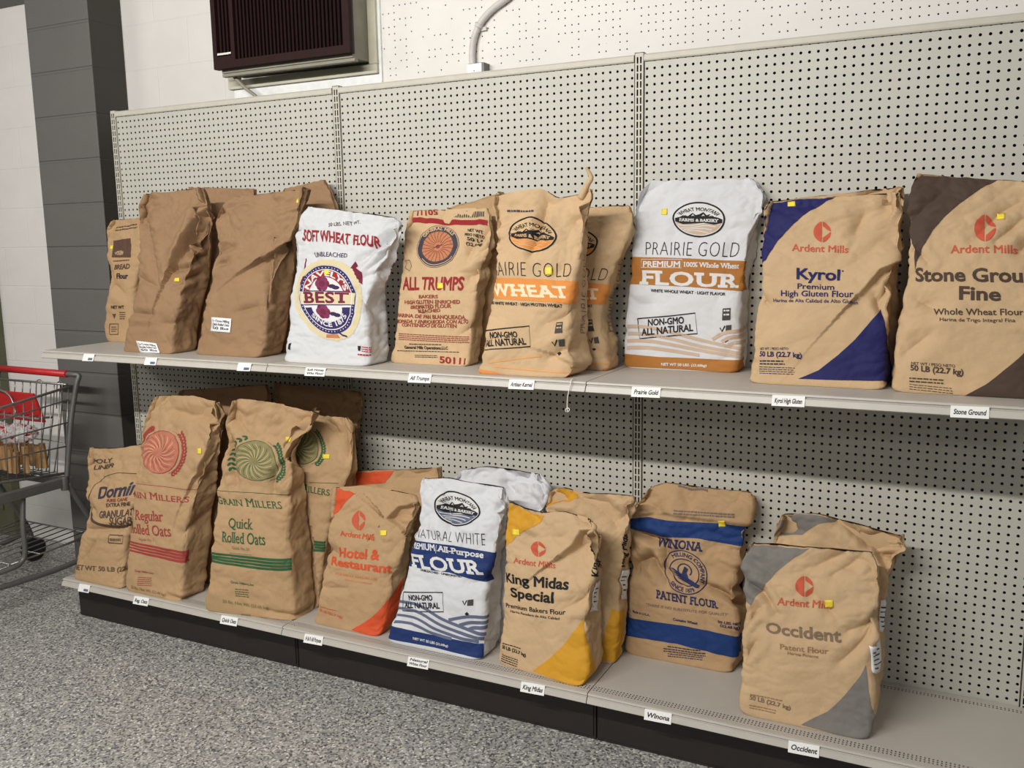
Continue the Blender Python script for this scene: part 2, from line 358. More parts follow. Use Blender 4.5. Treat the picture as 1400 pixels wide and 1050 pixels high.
def glyph(ch, wk, serif=False):
    key = (ch, wk, serif)
    if key in GLY: return GLY[key]
    off = min(0, WT[wk])
    if wk not in BASE:
        V, T = body_mesh('H', off); V2, _ = body_mesh('HH', off)
        BASE[wk] = (V[:, 1].max() - V[:, 1].min(), V2[:, 0].max() - V2[:, 0].min(), V[:, 1].min())
    cap, hh, y0 = BASE[wk]
    V, T = body_mesh('H' + ch + 'H', off); adv = (V[:, 0].max() - V[:, 0].min() - hh)/cap if len(V) else .3
    if ch == ' ': V, T = np.zeros((0, 2)), np.zeros((0, 3), int)
    else:
        V, T = body_mesh(ch, off)
        V = V.copy(); V[:, 1] -= y0; V /= cap
        if serif and len(T): V, T = add_serifs(V, T, .12 if wk in 'bs' else .085, .13 if wk == 's' else .06)
        if WT[wk] > 0 and len(T): V, T = thicken(V, T, WT[wk])
    GLY[key] = (V, T, adv); return GLY[key]
def add_serifs(V, T, ext, th):
    cnt = {}
    for t in T:
        for a, b in ((t[0], t[1]), (t[1], t[2]), (t[2], t[0])):
            k = (min(a, b), max(a, b)); cnt[k] = cnt.get(k, 0) + 1
    V = list(map(tuple, V)); T = list(map(tuple, T)); ys = [v[1] for v in V]; lo, hi = min(ys), max(ys)
    for (a, b), c in cnt.items():
        if c != 1: continue
        pa, pb = V[a], V[b]
        if abs(pa[1] - pb[1]) > .012: continue
        ln = abs(pa[0] - pb[0]); y = pa[1]
        if not .05 < ln < .42: continue
        if abs(y - lo) < .03 and abs(lo) < .1: y1 = y + th
        elif abs(y - hi) < .03 or .68 < y < .80: y1 = y - th
        else: continue
        x0, x1 = min(pa[0], pb[0]) - ext, max(pa[0], pb[0]) + ext; n = len(V)
        V += [(x0, y), (x1, y), (x1, y1), (x0, y1)]; T += [(n, n+1, n+2), (n, n+2, n+3)]
    return np.array(V), np.array(T, int)
def layout(s, style):
    """returns verts, tris with cap height 1 and the x of every character start"""
    wk = 's' if style[0] == 's' and style not in ('sr', 'sc', 'sb') else ('b' if 'b' in style else ('r' if style in ('sr', 'sc') else style[0]))
    serif = style[0] == 's'; x = 0; VV, TT, xs, n = [], [], [], 0
    for i, ch in enumerate(s):
        k = 1.0
        if style == 'sc' and i and s[i-1] != ' ' : k = .8
        V, T, a = glyph(ch, wk, serif); xs.append(x)
        if len(V):
            Q = V*k
            if 'i' in style: Q = Q + np.stack([Q[:, 1]*.2, 0*Q[:, 1]], -1)
            VV.append(Q + [x, 0]); TT.append(T + n); n += len(V)
        x += a*k*(1.06 if style in ('l', 's', 'sc') else 1.0)
    xs.append(x)
    if not VV: return np.zeros((0, 2)), np.zeros((0, 3), int), xs
    return np.vstack(VV), np.vstack(TT), xs
def tess(pts):
    pts = [tuple(p) for p in pts]
    T = tessellate_polygon([[Vector((p[0], p[1], 0)) for p in pts]])
    return np.array(pts, float), np.array(T, int).reshape(-1, 3)
def stroke(pts, w, closed=False):
    P = np.array(pts, float); n = len(P)
    d = np.gradient(P, axis=0) if not closed else (np.roll(P, -1, 0) - np.roll(P, 1, 0))
    d /= np.maximum(np.linalg.norm(d, axis=1), 1e-9)[:, None]; nn = np.stack([-d[:, 1], d[:, 0]], -1)*w/2
    V = np.vstack([P + nn, P - nn]); T = []
    for i in range(n if closed else n-1):
        j = (i+1) % n; T += [(i, j, n+j), (i, n+j, n+i)]
    return V, np.array(T, int)
def ell(cx, cy, rx, ry, n=48, a0=0, a1=2*math.pi):
    a = np.linspace(a0, a1, n, endpoint=abs(a1 - a0) < 6.28); return np.stack([cx + rx*np.cos(a), cy + ry*np.sin(a)], -1)
def arc_text(s, cx, cy, rx, ry, a0, a1, size, style='b', flip=False):
    V, T, xs = layout(s, style); out = V.copy()
    if not len(V): return V, T
    Wd = xs[-1]; ang = a0 + (a1 - a0)*V[:, 0]/Wd; h = V[:, 1]*size*(-1 if flip else 1)
    out[:, 0] = cx + (rx + h)*np.cos(ang); out[:, 1] = cy + (ry + h)*np.sin(ang); return out, T
def line_text(s, x0, x1, y, h, style='b'):
    V, T, xs = layout(s, style); k = (x1 - x0)/max(xs[-1], 1e-6)
    return np.stack([x0 + V[:, 0]*k, y + V[:, 1]*h], -1), T
# ---- emblems drawn in unit coordinates (x right, y up)
def emblem(kind, cols):
    o = []
    def A(VT, col, lay=0): o.append((VT[0], VT[1], col, lay))
    if kind == 'leaf_disc':
        c = 'ink_orange_red'
        def arc(a0, a1, n=14): return [(math.cos(a)*.98, math.sin(a)*(.98 + .1*max(0, abs(math.sin(a)) - .8)*5)) for a in np.linspace(a0, a1, n)]
        A(tess([(-.05, 1.08)] + arc(math.pi*.53, math.pi*1.47, 24) + [(-.05, -1.08)]), c)
        A(tess([(.05, 1.08)] + arc(math.pi*.47, .06) + [(.62, .22), (.08, .62)]), c)
        A(tess([(.05, -1.08)] + arc(-math.pi*.47, -.02) + [(.85, -.02), (.08, -.58)]), c)
    elif kind == 'mountain_oval':
        bg, wv = cols
        A(tess(ell(0, 0, 1, 1)), 'ink_black'); A(tess(ell(0, 0, .93, .91)), bg, 1)
        low = ell(0, 0, .9, .86, 30, math.pi + .12, 2*math.pi - .12)
        A(tess(list(low)), wv, 2)
        for k in range(4): A(stroke([(x, -.28 - .15*k + .09*math.sin(x*3.2 + k*.6)) for x in np.linspace(-.8 + .12*k, .8 - .14*k, 16)], .045), bg, 3)
        A(tess([(-.9, -.16), (-.9, .02), (-.72, .1), (-.55, .24), (-.42, .16), (-.25, .36), (-.12, .24), (.02, .3), (.16, .42), (.3, .24), (.42, .3), (.6, .14), (.75, .1), (.9, .02), (.9, -.16), (.6, -.27), (.2, -.2), (-.2, -.24), (-.6, -.3)]), 'ink_black', 4)
        for x in (-.52, -.23, .17, .45): A(tess([(x - .07, .17), (x, .3), (x + .06, .17), (x + .01, .21)]), bg, 5)
        A(arc_text('WHEAT MONTANA', 0, -.12, .76, .62, math.pi*.84, math.pi*.16, .19), 'ink_black', 5)
        A(line_text('FARMS & BAKERY', -.74, .74, -.13, .15, 's'), bg, 5)
    elif kind == 'wheat_badge':
        rnd = random.Random(4)
        for k in range(60):
            a = k*2*math.pi/60; A(tess(ell(1.14*math.cos(a), 1.1*math.sin(a), .085 + .03*rnd.random(), .08 + .03*rnd.random(), 10)), 'ink_gold', 0)
        A(tess(ell(0, 0, 1.0, 1.0)), 'ink_badge_navy', 1)
        for k in range(56):
            a = k*2*math.pi/56; A(tess(ell(.94*math.cos(a), .94*math.sin(a), .017, .017, 6)), 'ink_white', 2)
        A(tess(ell(0, 0, .87, .87)), 'ink_white', 2)
        A(stroke(ell(0, 0, .76, .76, 26, math.pi*.93, math.pi*.07), .22), 'ink_dark_red', 3)
        A(arc_text("NAVELY'S", 0, 0, .69, .69, math.pi*.88, math.pi*.12, .15), 'ink_white', 4)
        for cx, cy in ((-.1, .45), (-.15, -.36)):
            for k in range(6):
                a = k*math.pi/3; A(tess(ell(cx + .13*math.cos(a), cy + .11*math.sin(a), .13, .11, 10)), 'ink_rose' if k % 2 else 'ink_wine', 3 + k % 2)
            A(tess(ell(cx, cy, .11, .09, 12)), 'ink_wine', 5)
            for sx in (1, .7): A(tess(ell(cx + .42*sx + .04, cy - .1 + .12*(1 - sx), .13, .06, 10)), 'ink_purple', 3)
        lowp = ell(0, 0, .87, .87, 30, math.pi + .22, 2*math.pi - .22)
        A(tess([(-.85, -.24), (-.6, -.24)] + [(-.55*math.cos(t), -.24 - .42*math.sin(t)) for t in np.linspace(0, math.pi, 16)] + [(.6, -.24), (.85, -.24)] + list(lowp[::-1])), 'ink_badge_navy', 4)
        A(arc_text('SINCE 1875', 0, 0, .80, .80, math.pi*1.2, math.pi*1.8, .13, 'b', True), 'ink_white', 5)
        A(tess([(-.97, -.16), (.97, -.16), (.97, .24), (-.97, .24)]), 'ink_gold', 4); A(tess([(-.97, .22), (.97, .22), (.97, .25), (-.97, .25)]), 'ink_badge_navy', 5); A(tess([(-.97, -.18), (.97, -.18), (.97, -.15), (-.97, -.15)]), 'ink_badge_navy', 5)
        A(stroke(ell(0, 0, .88, .88, 60), .025, True), 'ink_white', 5)
        A(line_text('BEST', -.82, .8, -.1, .3, 's'), 'ink_wine', 5)
        A(tess([(-.25, -1.12), (.25, -1.1), (.2, -1.0), (-.2, -1.02)]), 'ink_tint_orange', 5); A(stroke([(.2, -.92), (.35, -1.02), (.5, -1.05)], .05), 'ink_badge_navy', 5)
    elif kind == 'wheel':
        A(tess(ell(0, 0, 1, 1)), 'ink_domino_blue'); A(stroke(ell(0, 0, .96, .96, 48), .03, True), 'kraft_ink', 1)
        A(tess(ell(0, 0, .74, .74)), 'ink_tint_orange', 1); A(stroke(ell(0, 0, .74, .74, 40), .05, True), 'ink_grey', 2)
        for k in range(22):
            a = k*2*math.pi/22; A(stroke([(.2*math.cos(a), .2*math.sin(a)), (.45*math.cos(a + .15), .45*math.sin(a + .15)), (.72*math.cos(a + .08), .72*math.sin(a + .08))], .026), 'ink_brown', 2)
        A(tess(ell(0, 0, .1, .1)), 'ink_red_brown', 3); A(stroke([(-.2, -.05), (.2, .08)], .05), 'ink_grey', 4)
        A(arc_text('GENERAL MILLS', 0, 0, .80, .80, math.pi*.8, math.pi*.2, .13), 'kraft_ink', 2); A(stroke(ell(0, 0, .87, .87, 30, math.pi*1.2, math.pi*1.8), .03), 'kraft_ink', 2)
    elif kind == 'oat_wreath':
        ink, pale = cols
        A(tess(ell(-.08, 0, .84, .84)), pale)
        for k in range(30):
            a = k*2*math.pi/30; A(stroke([(-.15 + r*math.cos(a + 1.1*(r - .2)), -.02 + r*math.sin(a + 1.1*(r - .2))*.98) for r in np.linspace(.2, .76, 9)], .022), ink if k % 2 else 'kraft_ink', 1)
        A(tess(ell(-.15, -.02, .19, .18)), pale, 2); A(stroke(ell(-.08, 0, .86, .86, 48), .02, True), ink, 1); A(stroke(ell(.06, 0, .86, .9, 30, -1.2, 1.2), .012), ink, 1)
        for k, t in enumerate(np.linspace(-.95, .78, 15)):
            for s in (-1, 1):
                r = 1.03 + .055*s; x, y = r*math.cos(t), r*math.sin(t)
                ps = ell(0, 0, .085, .038, 10); an = t + math.pi/2 - s*.5; c, sn = math.cos(an), math.sin(an)
                A(tess([(x + p[0]*c - p[1]*sn, y + p[0]*sn + p[1]*c) for p in ps]), ink, 2)
        for k, t in enumerate(np.linspace(math.pi*.62, math.pi*1.12 if cols[0] == 'ink_oat_green' else math.pi*.85, 9)):
            for s in (-1, 1):
                r = 1.05 + .05*s; x, y = r*math.cos(t) - .08, r*math.sin(t); ps = ell(0, 0, .085, .04, 10); an = t + math.pi/2 - s*.5; c, sn = math.cos(an), math.sin(an)
                A(tess([(x + p[0]*c - p[1]*sn, y + p[0]*sn + p[1]*c) for p in ps]), ink, 2)
    elif kind == 'mill_oval':
        c = cols[0]
        A(stroke(ell(0, 0, 1, 1, 56), .05, True), c); A(stroke(ell(0, 0, .66, .62, 48), .045, True), c)
        A(arc_text('MILLING COMPANY', 0, 0, .74, .74, math.pi*.78, -math.pi*.1, .17), c, 1); A(arc_text('SINCE 1879', 0, 0, .92, .92, math.pi*1.28, math.pi*1.72, .17, 'b', True), c, 1)
        A(stroke(ell(0, .12, .3, .28, 26, -.6, 4.6), .06), c, 1); A(tess([(-.12, -.2), (-.04, .3), (.14, .22), (.1, .02), (.22, -.2)]), c, 1)
        for k in range(4): A(tess([(-.62 + .1*k, .02 - .12*k), (-.5 + .12*k, .05 - .12*k), (.75, -.38 - .04*k), (.6, -.42 - .04*k)]), c if k % 2 else 'ink_winona_blue', 1 + k % 2)
    return o

# ------------------------------------------------------------------ gradient noise on arrays
_r = np.random.RandomState(7); PERM = np.tile(_r.permutation(256), 3); GRAD = _r.normal(size=(256, 3)); GRAD /= np.linalg.norm(GRAD, axis=1)[:, None]
def perlin(P):
    i = np.floor(P).astype(int); f = P - i; u = f*f*f*(f*(f*6 - 15) + 10); i = i & 255; res = 0
    for dx in (0, 1):
        for dy in (0, 1):
            for dz in (0, 1):
                h = PERM[PERM[PERM[(i[..., 0] + dx)] + i[..., 1] + dy] + i[..., 2] + dz] & 255
                g = (GRAD[h]*(f - [dx, dy, dz])).sum(-1)
                res = res + g*(u[..., 0] if dx else 1 - u[..., 0])*(u[..., 1] if dy else 1 - u[..., 1])*(u[..., 2] if dz else 1 - u[..., 2])
    return res
# ---------- sack surface: a tube of rounded cross-sections, measured row by row in metres ----------
def hermite(tk, v, t):
    tk = np.asarray(tk, float); v = np.asarray(v, float); t = np.clip(t, tk[0], tk[-1])
    n = len(tk); h = np.diff(tk); s = np.diff(v, axis=0) / h[:, None]
    m = np.zeros_like(v); m[0] = s[0]; m[-1] = s[-1]
    for i in range(1, n - 1):
        m[i] = (s[i - 1] * h[i] + s[i] * h[i - 1]) / (h[i - 1] + h[i])
    lim = 3 * np.minimum(np.abs(np.vstack([s[:1], s])), np.abs(np.vstack([s, s[-1:]])))
    m = np.clip(m, -lim - .15, lim + .15)
    k = np.clip(np.searchsorted(tk, t, 'right') - 1, 0, n - 2)
    u = ((t - tk[k]) / h[k])[..., None]; hh = h[k][..., None]
    return ((2*u**3 - 3*u**2 + 1) * v[k] + (u**3 - 2*u**2 + u) * hh * m[k]
            + (-2*u**3 + 3*u**2) * v[k + 1] + (u**3 - u**2) * hh * m[k + 1])

def ring(c, n, g):
    """c in [0,4): front 0-1 left to right, right side 1-2, back 2-3, left side 3-4"""
    c = np.asarray(c, float) % 4
    k = np.floor(c); f = 2 * (c - k) - 1
    a = np.select([k == 0, k == 1, k == 2], [f, 1 + 0*f, -f], -1 + 0*f)
    b = np.select([k == 0, k == 1, k == 2], [-1 + 0*f, f, 1 + 0*f], -f)
    r = (np.abs(a)**n + np.abs(b)**n) ** (-1.0 / n)
    a = a * r; b = b * r
    side = (k == 1) | (k == 3)
    a = np.where(side, a * (1 - g * np.clip(1 - b*b, 0, 1)), a)
    return a, b

def sack_point(S, t, c):
    """S: dict with rows [t, z, xc, w, slope, yf, d], skew, n, g, bulge"""
    R = np.asarray(S['rows']); t = np.asarray(t, float)
    q = hermite(R[:, 0], R[:, 1:], t)
    z, xc, w, sl, yf, d = [q[..., i] for i in range(6)]
    a, b = ring(c, S['n'], S['g'] * np.clip(t, 0, 1)**1.5)
    x = xc + a * w / 2
    bul = S['bulge'] * np.sin(np.pi * np.clip(t * 1.05, 0, 1)) * np.clip(1 - a*a, 0, 1) * np.clip(-b, 0, 1)**2
    y = yf + (b + 1) / 2 * d + S['skew'] * (x - xc) - bul
    return np.stack([x, y, z + sl * (x - xc)], -1)

def sstep(a, b, x): t = np.clip((x - a)/(b - a), 0, 1); return t*t*(3 - 2*t)
def poly_dist(X, Z, pts):
    """signed distance (positive to the right of the path) and fraction along it"""
    best = np.full(X.shape, 1e9); sg = np.zeros(X.shape); fr = np.zeros(X.shape); n = len(pts) - 1
    for k in range(n):
        (ax, az), (bx, bz) = pts[k], pts[k+1]; dx, dz = bx - ax, bz - az; L2 = dx*dx + dz*dz + 1e-12
        raw = ((X - ax)*dx + (Z - az)*dz)/L2; t = np.clip(raw, 0, 1); ex, ez = X - ax - t*dx, Z - az - t*dz; d = np.hypot(ex, ez)
        m = d < best; best = np.where(m, d, best); sg = np.where(m, np.sign(dx*(-(Z - az)) + dz*(X - ax)), sg); fr = np.where(m, (k + t)/n, fr)
    return best*sg, fr
class Sack:
    NF, NS, NR = 92, 26, 128
    def __init__(s, key):
        S = s.S = SACKS[key]; s.key = key; W, H, D = S['W'], S['H'], S['D']; s.W, s.H, s.D = W, H, D
        nf, ns, nr = s.NF, s.NS, s.NR
        s.c = np.concatenate([np.arange(nf)/nf, 1 + np.arange(ns)/ns, 2 + np.arange(24)/24, 3 + np.arange(ns)/ns])
        s.t = np.concatenate([[0, .004, .011, .02], np.linspace(.03, 1, nr - 4)])
        T, Cc = np.meshgrid(s.t, s.c, indexing='ij'); P = sack_point(S, T, Cc)
        k = 2*D/W; FX = np.where(Cc <= 1, 2*Cc - 1, np.where(Cc <= 2.5, 1 + (Cc - 1)*k, -1 - (4 - Cc)*k)); s.k = k
        X, Z = FX*W/2, T*H
        N = s.normals(P)
        # crumple: soft pillows, then sharp creases, stronger near corners, sides and the slack top
        seed = np.array([sum(map(ord, key))*1.37, len(key)*5.1, 3.3]); q = P + seed; wr = S['wr']
        warp = np.stack([perlin(q*5 + 11), perlin(q*5 + 37), perlin(q*5 + 71)], -1)*.05
        edge = np.clip(np.abs(FX) - .35, 0, 1)/.65; slack = .45 + .75*sstep(.35, .95, T) + .45*np.clip(edge, 0, 1)
        d = perlin(q*6.5)*.010*wr*slack
        for fr_, am, st in ((8., .017, (1, 1, 1.35)), (17., .0085, (1.0, 1, 1.6)), (36., .0034, (1, 1, 1.3))):
            d += (np.abs(perlin((q + warp)*fr_*np.array(st) + fr_)) - .25)*am*wr*slack
        soft = sstep(0, .06, T); d *= soft
        for kind, dep, wd, pts in S['folds']:
            pp = [(a*W/2, b*H) for a, b in pts]; sd, fr = poly_dist(X, Z, pp); endm = .4 + .6*np.sin(np.pi*np.clip(fr, .08, .92))
            if kind == 'V': d -= dep*np.exp(-np.abs(sd)/(wd*.8))*endm*1.8; d += .45*dep*np.exp(-((np.abs(sd) - 2.0*wd)/(1.1*wd))**2)*endm
            else: d += (-1.5*dep*sstep(0, .011, sd)*np.exp(-np.clip(sd, 0, 9)/.10) + .35*abs(dep)*np.exp(-(np.clip(sd, 0, 9)/.006)**2 - (np.clip(-sd, 0, 9)/.03)**2))*endm
        sq = np.where((Cc > 2) & (Cc < 3), .25, 1.0); P = P + N*(d*sq)[..., None]
        # base edge rounding, slack top edge
        cen = P[:, :, :2].mean(1, keepdims=True); inn = .93 + .07*np.sqrt(np.clip(T/.02, 0, 1)); P[:, :, :2] = cen + (P[:, :, :2] - cen)*inn[..., None]
        if S['top']:
            tp = np.array(S['top']); a = np.clip(np.where(Cc <= 1, 2*Cc - 1, np.where(Cc <= 2, 1., np.where(Cc <= 3, 1 - 2*(Cc - 2), -1.))), -1, 1)
            P[..., 2] += np.interp(a, tp[:, 0], tp[:, 1])*sstep(.72, 1, T)
        jag = perlin(np.stack([FX*5, FX*0 + len(key)*3.1, FX*0 + sum(map(ord, key))], -1))*.007*sstep(.85, 1, T); P[..., 2] += jag
        zs = S['rows'][0][1]; P[..., 2] = np.maximum(P[..., 2], zs + .0006)
        P[..., 1] = np.minimum(P[..., 1], -.004)
        s.P = P; s.N = s.normals(P)
    def field(s, ax, cell=.010):
        """furthest reach of this sack along axis ax (0: x, 1: y), on a grid over the other two axes"""
        o = 1 - ax; A = s.P[..., o].ravel(); B = s.P[..., 2].ravel(); V = s.P[..., ax].ravel(); a0, b0 = A.min() - cell*2, B.min() - cell*2
        G = np.full((int((A.max() - a0)/cell) + 4, int((B.max() - b0)/cell) + 4), -9.); np.maximum.at(G, (((A - a0)/cell).astype(int), ((B - b0)/cell).astype(int)), V)
        H = G.copy()
        for i in (-1, 0, 1):
            for j in (-1, 0, 1): H = np.maximum(H, np.roll(np.roll(G, i, 0), j, 1))
        return H, a0, b0, cell
    def lean_on(s, other, ax, gap):
        """press this sack back (ax=1) or to the right (ax=0) where it meets its neighbour"""
        H, a0, b0, c = other.field(ax); o = 1 - ax; i = ((s.P[..., o] - a0)/c).astype(int); j = ((s.P[..., 2] - b0)/c).astype(int)
        ok = (i >= 0) & (j >= 0) & (i < H.shape[0]) & (j < H.shape[1]); h = np.where(ok, H[np.clip(i, 0, H.shape[0]-1), np.clip(j, 0, H.shape[1]-1)], -9.)
        s.P[..., ax] = np.maximum(s.P[..., ax], h + gap)
        if ax == 1: s.P[..., 1] = np.minimum(s.P[..., 1], -.0015)
        s.N = s.normals(s.P)
    def normals(s, P):
        dc = np.roll(P, -1, 1) - np.roll(P, 1, 1); dt = np.gradient(P, axis=0); n = np.cross(dc, dt); return n/np.maximum(np.linalg.norm(n, axis=-1), 1e-9)[..., None]
    def at(s, X, Z, off):
        fx = X/(s.W/2); t = np.clip(Z/s.H, 0, 1)
        c = np.where(np.abs(fx) <= 1, (fx + 1)/2, np.where(fx > 1, 1 + np.clip((fx - 1)/s.k, 0, 1.4), 4 - np.clip((-fx - 1)/s.k, 0, 1.4)))
        nc = len(s.c); ce = np.append(s.c, 4.0); j = np.clip(np.searchsorted(ce, c, 'right') - 1, 0, nc - 1); u = (c - ce[j])/(ce[j+1] - ce[j])
        i = np.clip(np.searchsorted(s.t, t, 'right') - 1, 0, len(s.t) - 2); v = (t - s.t[i])/(s.t[i+1] - s.t[i]); j2 = (j + 1) % nc
        def bl(G): return (G[i, j]*((1-u)*(1-v))[:, None] + G[i, j2]*(u*(1-v))[:, None] + G[i+1, j]*((1-u)*v)[:, None] + G[i+1, j2]*(u*v)[:, None])
        p, n = bl(s.P), bl(s.N); n /= np.maximum(np.linalg.norm(n, axis=1), 1e-9)[:, None]
        p = p + n*off; p[:, 2] = np.maximum(p[:, 2], s.S['rows'][0][1] + .0005)
        return p, n
    # print pieces: (verts in metres on the sack face, tris, colour, layer)
    def pieces(s, items, kinds):
        out = []; W2, H = s.W/2, s.H
        def m(p): return np.array([p[0]*W2, p[1]*H])
        for it in items:
            if it[0] not in kinds: continue
            if it[0] == 'T':
                _, txt, col, style, pre, suf, (p0, p1, pu) = it
                V, T, xs = layout(pre + txt + suf, style); a, b = xs[len(pre)], xs[len(pre) + len(txt)]
                if not len(V): continue
                u = (V[:, 0] - a)/(b - a); o = m(p0); ex = m(p1) - o; ey = m(pu) - o
                V2 = o + u[:, None]*ex + V[:, 1:2]*ey; out.append((V2, T, col, 5))
            elif it[0] == 'P': V, T = tess([m(p) for p in it[2]]); out.append((V, T, it[1], 1))
            elif it[0] == 'L':
                P = np.array([m(p) for p in it[3]])
                if len(P) > 2 and it[2] > .004: P = np.array([tuple(v)[:2] for v in smooth_path([(p[0], p[1], 0) for p in P], 5)])
                V, T = stroke(P, it[2]); out.append((V, T, it[1], 2))
            elif it[0] == 'D':
                p0, p1 = m(it[3][0]), m(it[3][1]); rnd = random.Random(int(p0[0]*1e5) + int(p0[1]*1e5)); h = it[2]/1000*.55; x = 0.0; L = np.linalg.norm(p1 - p0)
                while x < L - .002:
                    l = min(rnd.uniform(.004, .014), L - x); a = p0 + (p1 - p0)*x/L; b = p0 + (p1 - p0)*(x + l)/L; V, T = stroke([a, b], h); out.append((V, T, it[1], 5)); x += l + .0022
            elif it[0] == 'G':
                o, r, u = [m(p) for p in it[3]]
                for V, T, col, lay in emblem(it[1], it[2]): out.append((o + V[:, 0:1]*(r - o) + V[:, 1:2]*(u - o), T, col, 2 + lay))
        return out
def refine(V, T, L=.0048):
    """split long edges so flat print can follow the crumpled sack"""
    V = np.asarray(V, float); T = np.asarray(T, int)
    for _ in range(14):
        e = np.stack([np.linalg.norm(V[T[:, (k+1) % 3]] - V[T[:, k]], axis=1) for k in range(3)], 1); k = e.argmax(1); big = e.max(1) > L
        if not big.any(): break
        B = T[big]; kb = k[big]; idx = np.arange(len(B)); a, b, c = B[idx, kb], B[idx, (kb+1) % 3], B[idx, (kb+2) % 3]
        ab = np.sort(np.stack([a, b], 1), 1); un, inv_ = np.unique(ab, axis=0, return_inverse=True); inv_ = inv_.ravel(); mid = (V[un[:, 0]] + V[un[:, 1]])/2
        mi = len(V) + inv_; V = np.vstack([V, mid]); T = np.vstack([T[~big], np.stack([a, mi, c], 1), np.stack([mi, b, c], 1)])
    return V, T
def raw_mesh(name, V, F, mi, mats, Nn=None):
    me = bpy.data.meshes.new(name); me.from_pydata([tuple(v) for v in V], [], F)
    for m_ in mats: me.materials.append(MATS[m_])
    me.polygons.foreach_set('material_index', mi); me.polygons.foreach_set('use_smooth', [True]*len(F)); me.update()
    if Nn is not None: me.normals_split_custom_set_from_vertices([tuple(n) for n in Nn])
    return me
def conform_sheet(sk, quad, off, nx=8, ny=6):
    """a small paper sheet pressed onto the sack, from its four corners on the face"""
    q = [np.array([p[0]*sk.W/2, p[1]*sk.H]) for p in quad]; uu, vv = np.meshgrid(np.linspace(0, 1, nx), np.linspace(0, 1, ny)); u, v = uu.ravel()[:, None], vv.ravel()[:, None]
    P = q[0]*(1-u)*(1-v) + q[1]*u*(1-v) + q[2]*u*v + q[3]*(1-u)*v
    A, N = sk.at(P[:, 0], P[:, 1], off); Bq, _ = sk.at(P[:, 0], P[:, 1], off - .0006); V = np.vstack([A, Bq]); n = nx*ny; F = []
    for j in range(ny-1):
        for i in range(nx-1):
            a = j*nx + i; F.append((a, a+1, a+nx+1, a+nx)); F.append((n+a, n+a+nx, n+a+nx+1, n+a+1))
    ring_ = [i for i in range(nx)] + [j*nx + nx - 1 for j in range(1, ny)] + [(ny-1)*nx + i for i in range(nx-2, -1, -1)] + [j*nx for j in range(ny-2, 0, -1)]
    for a, b in zip(ring_, ring_[1:] + ring_[:1]): F.append((a, n+a, n+b, b))
    return V, F, q
PRINTED = {}
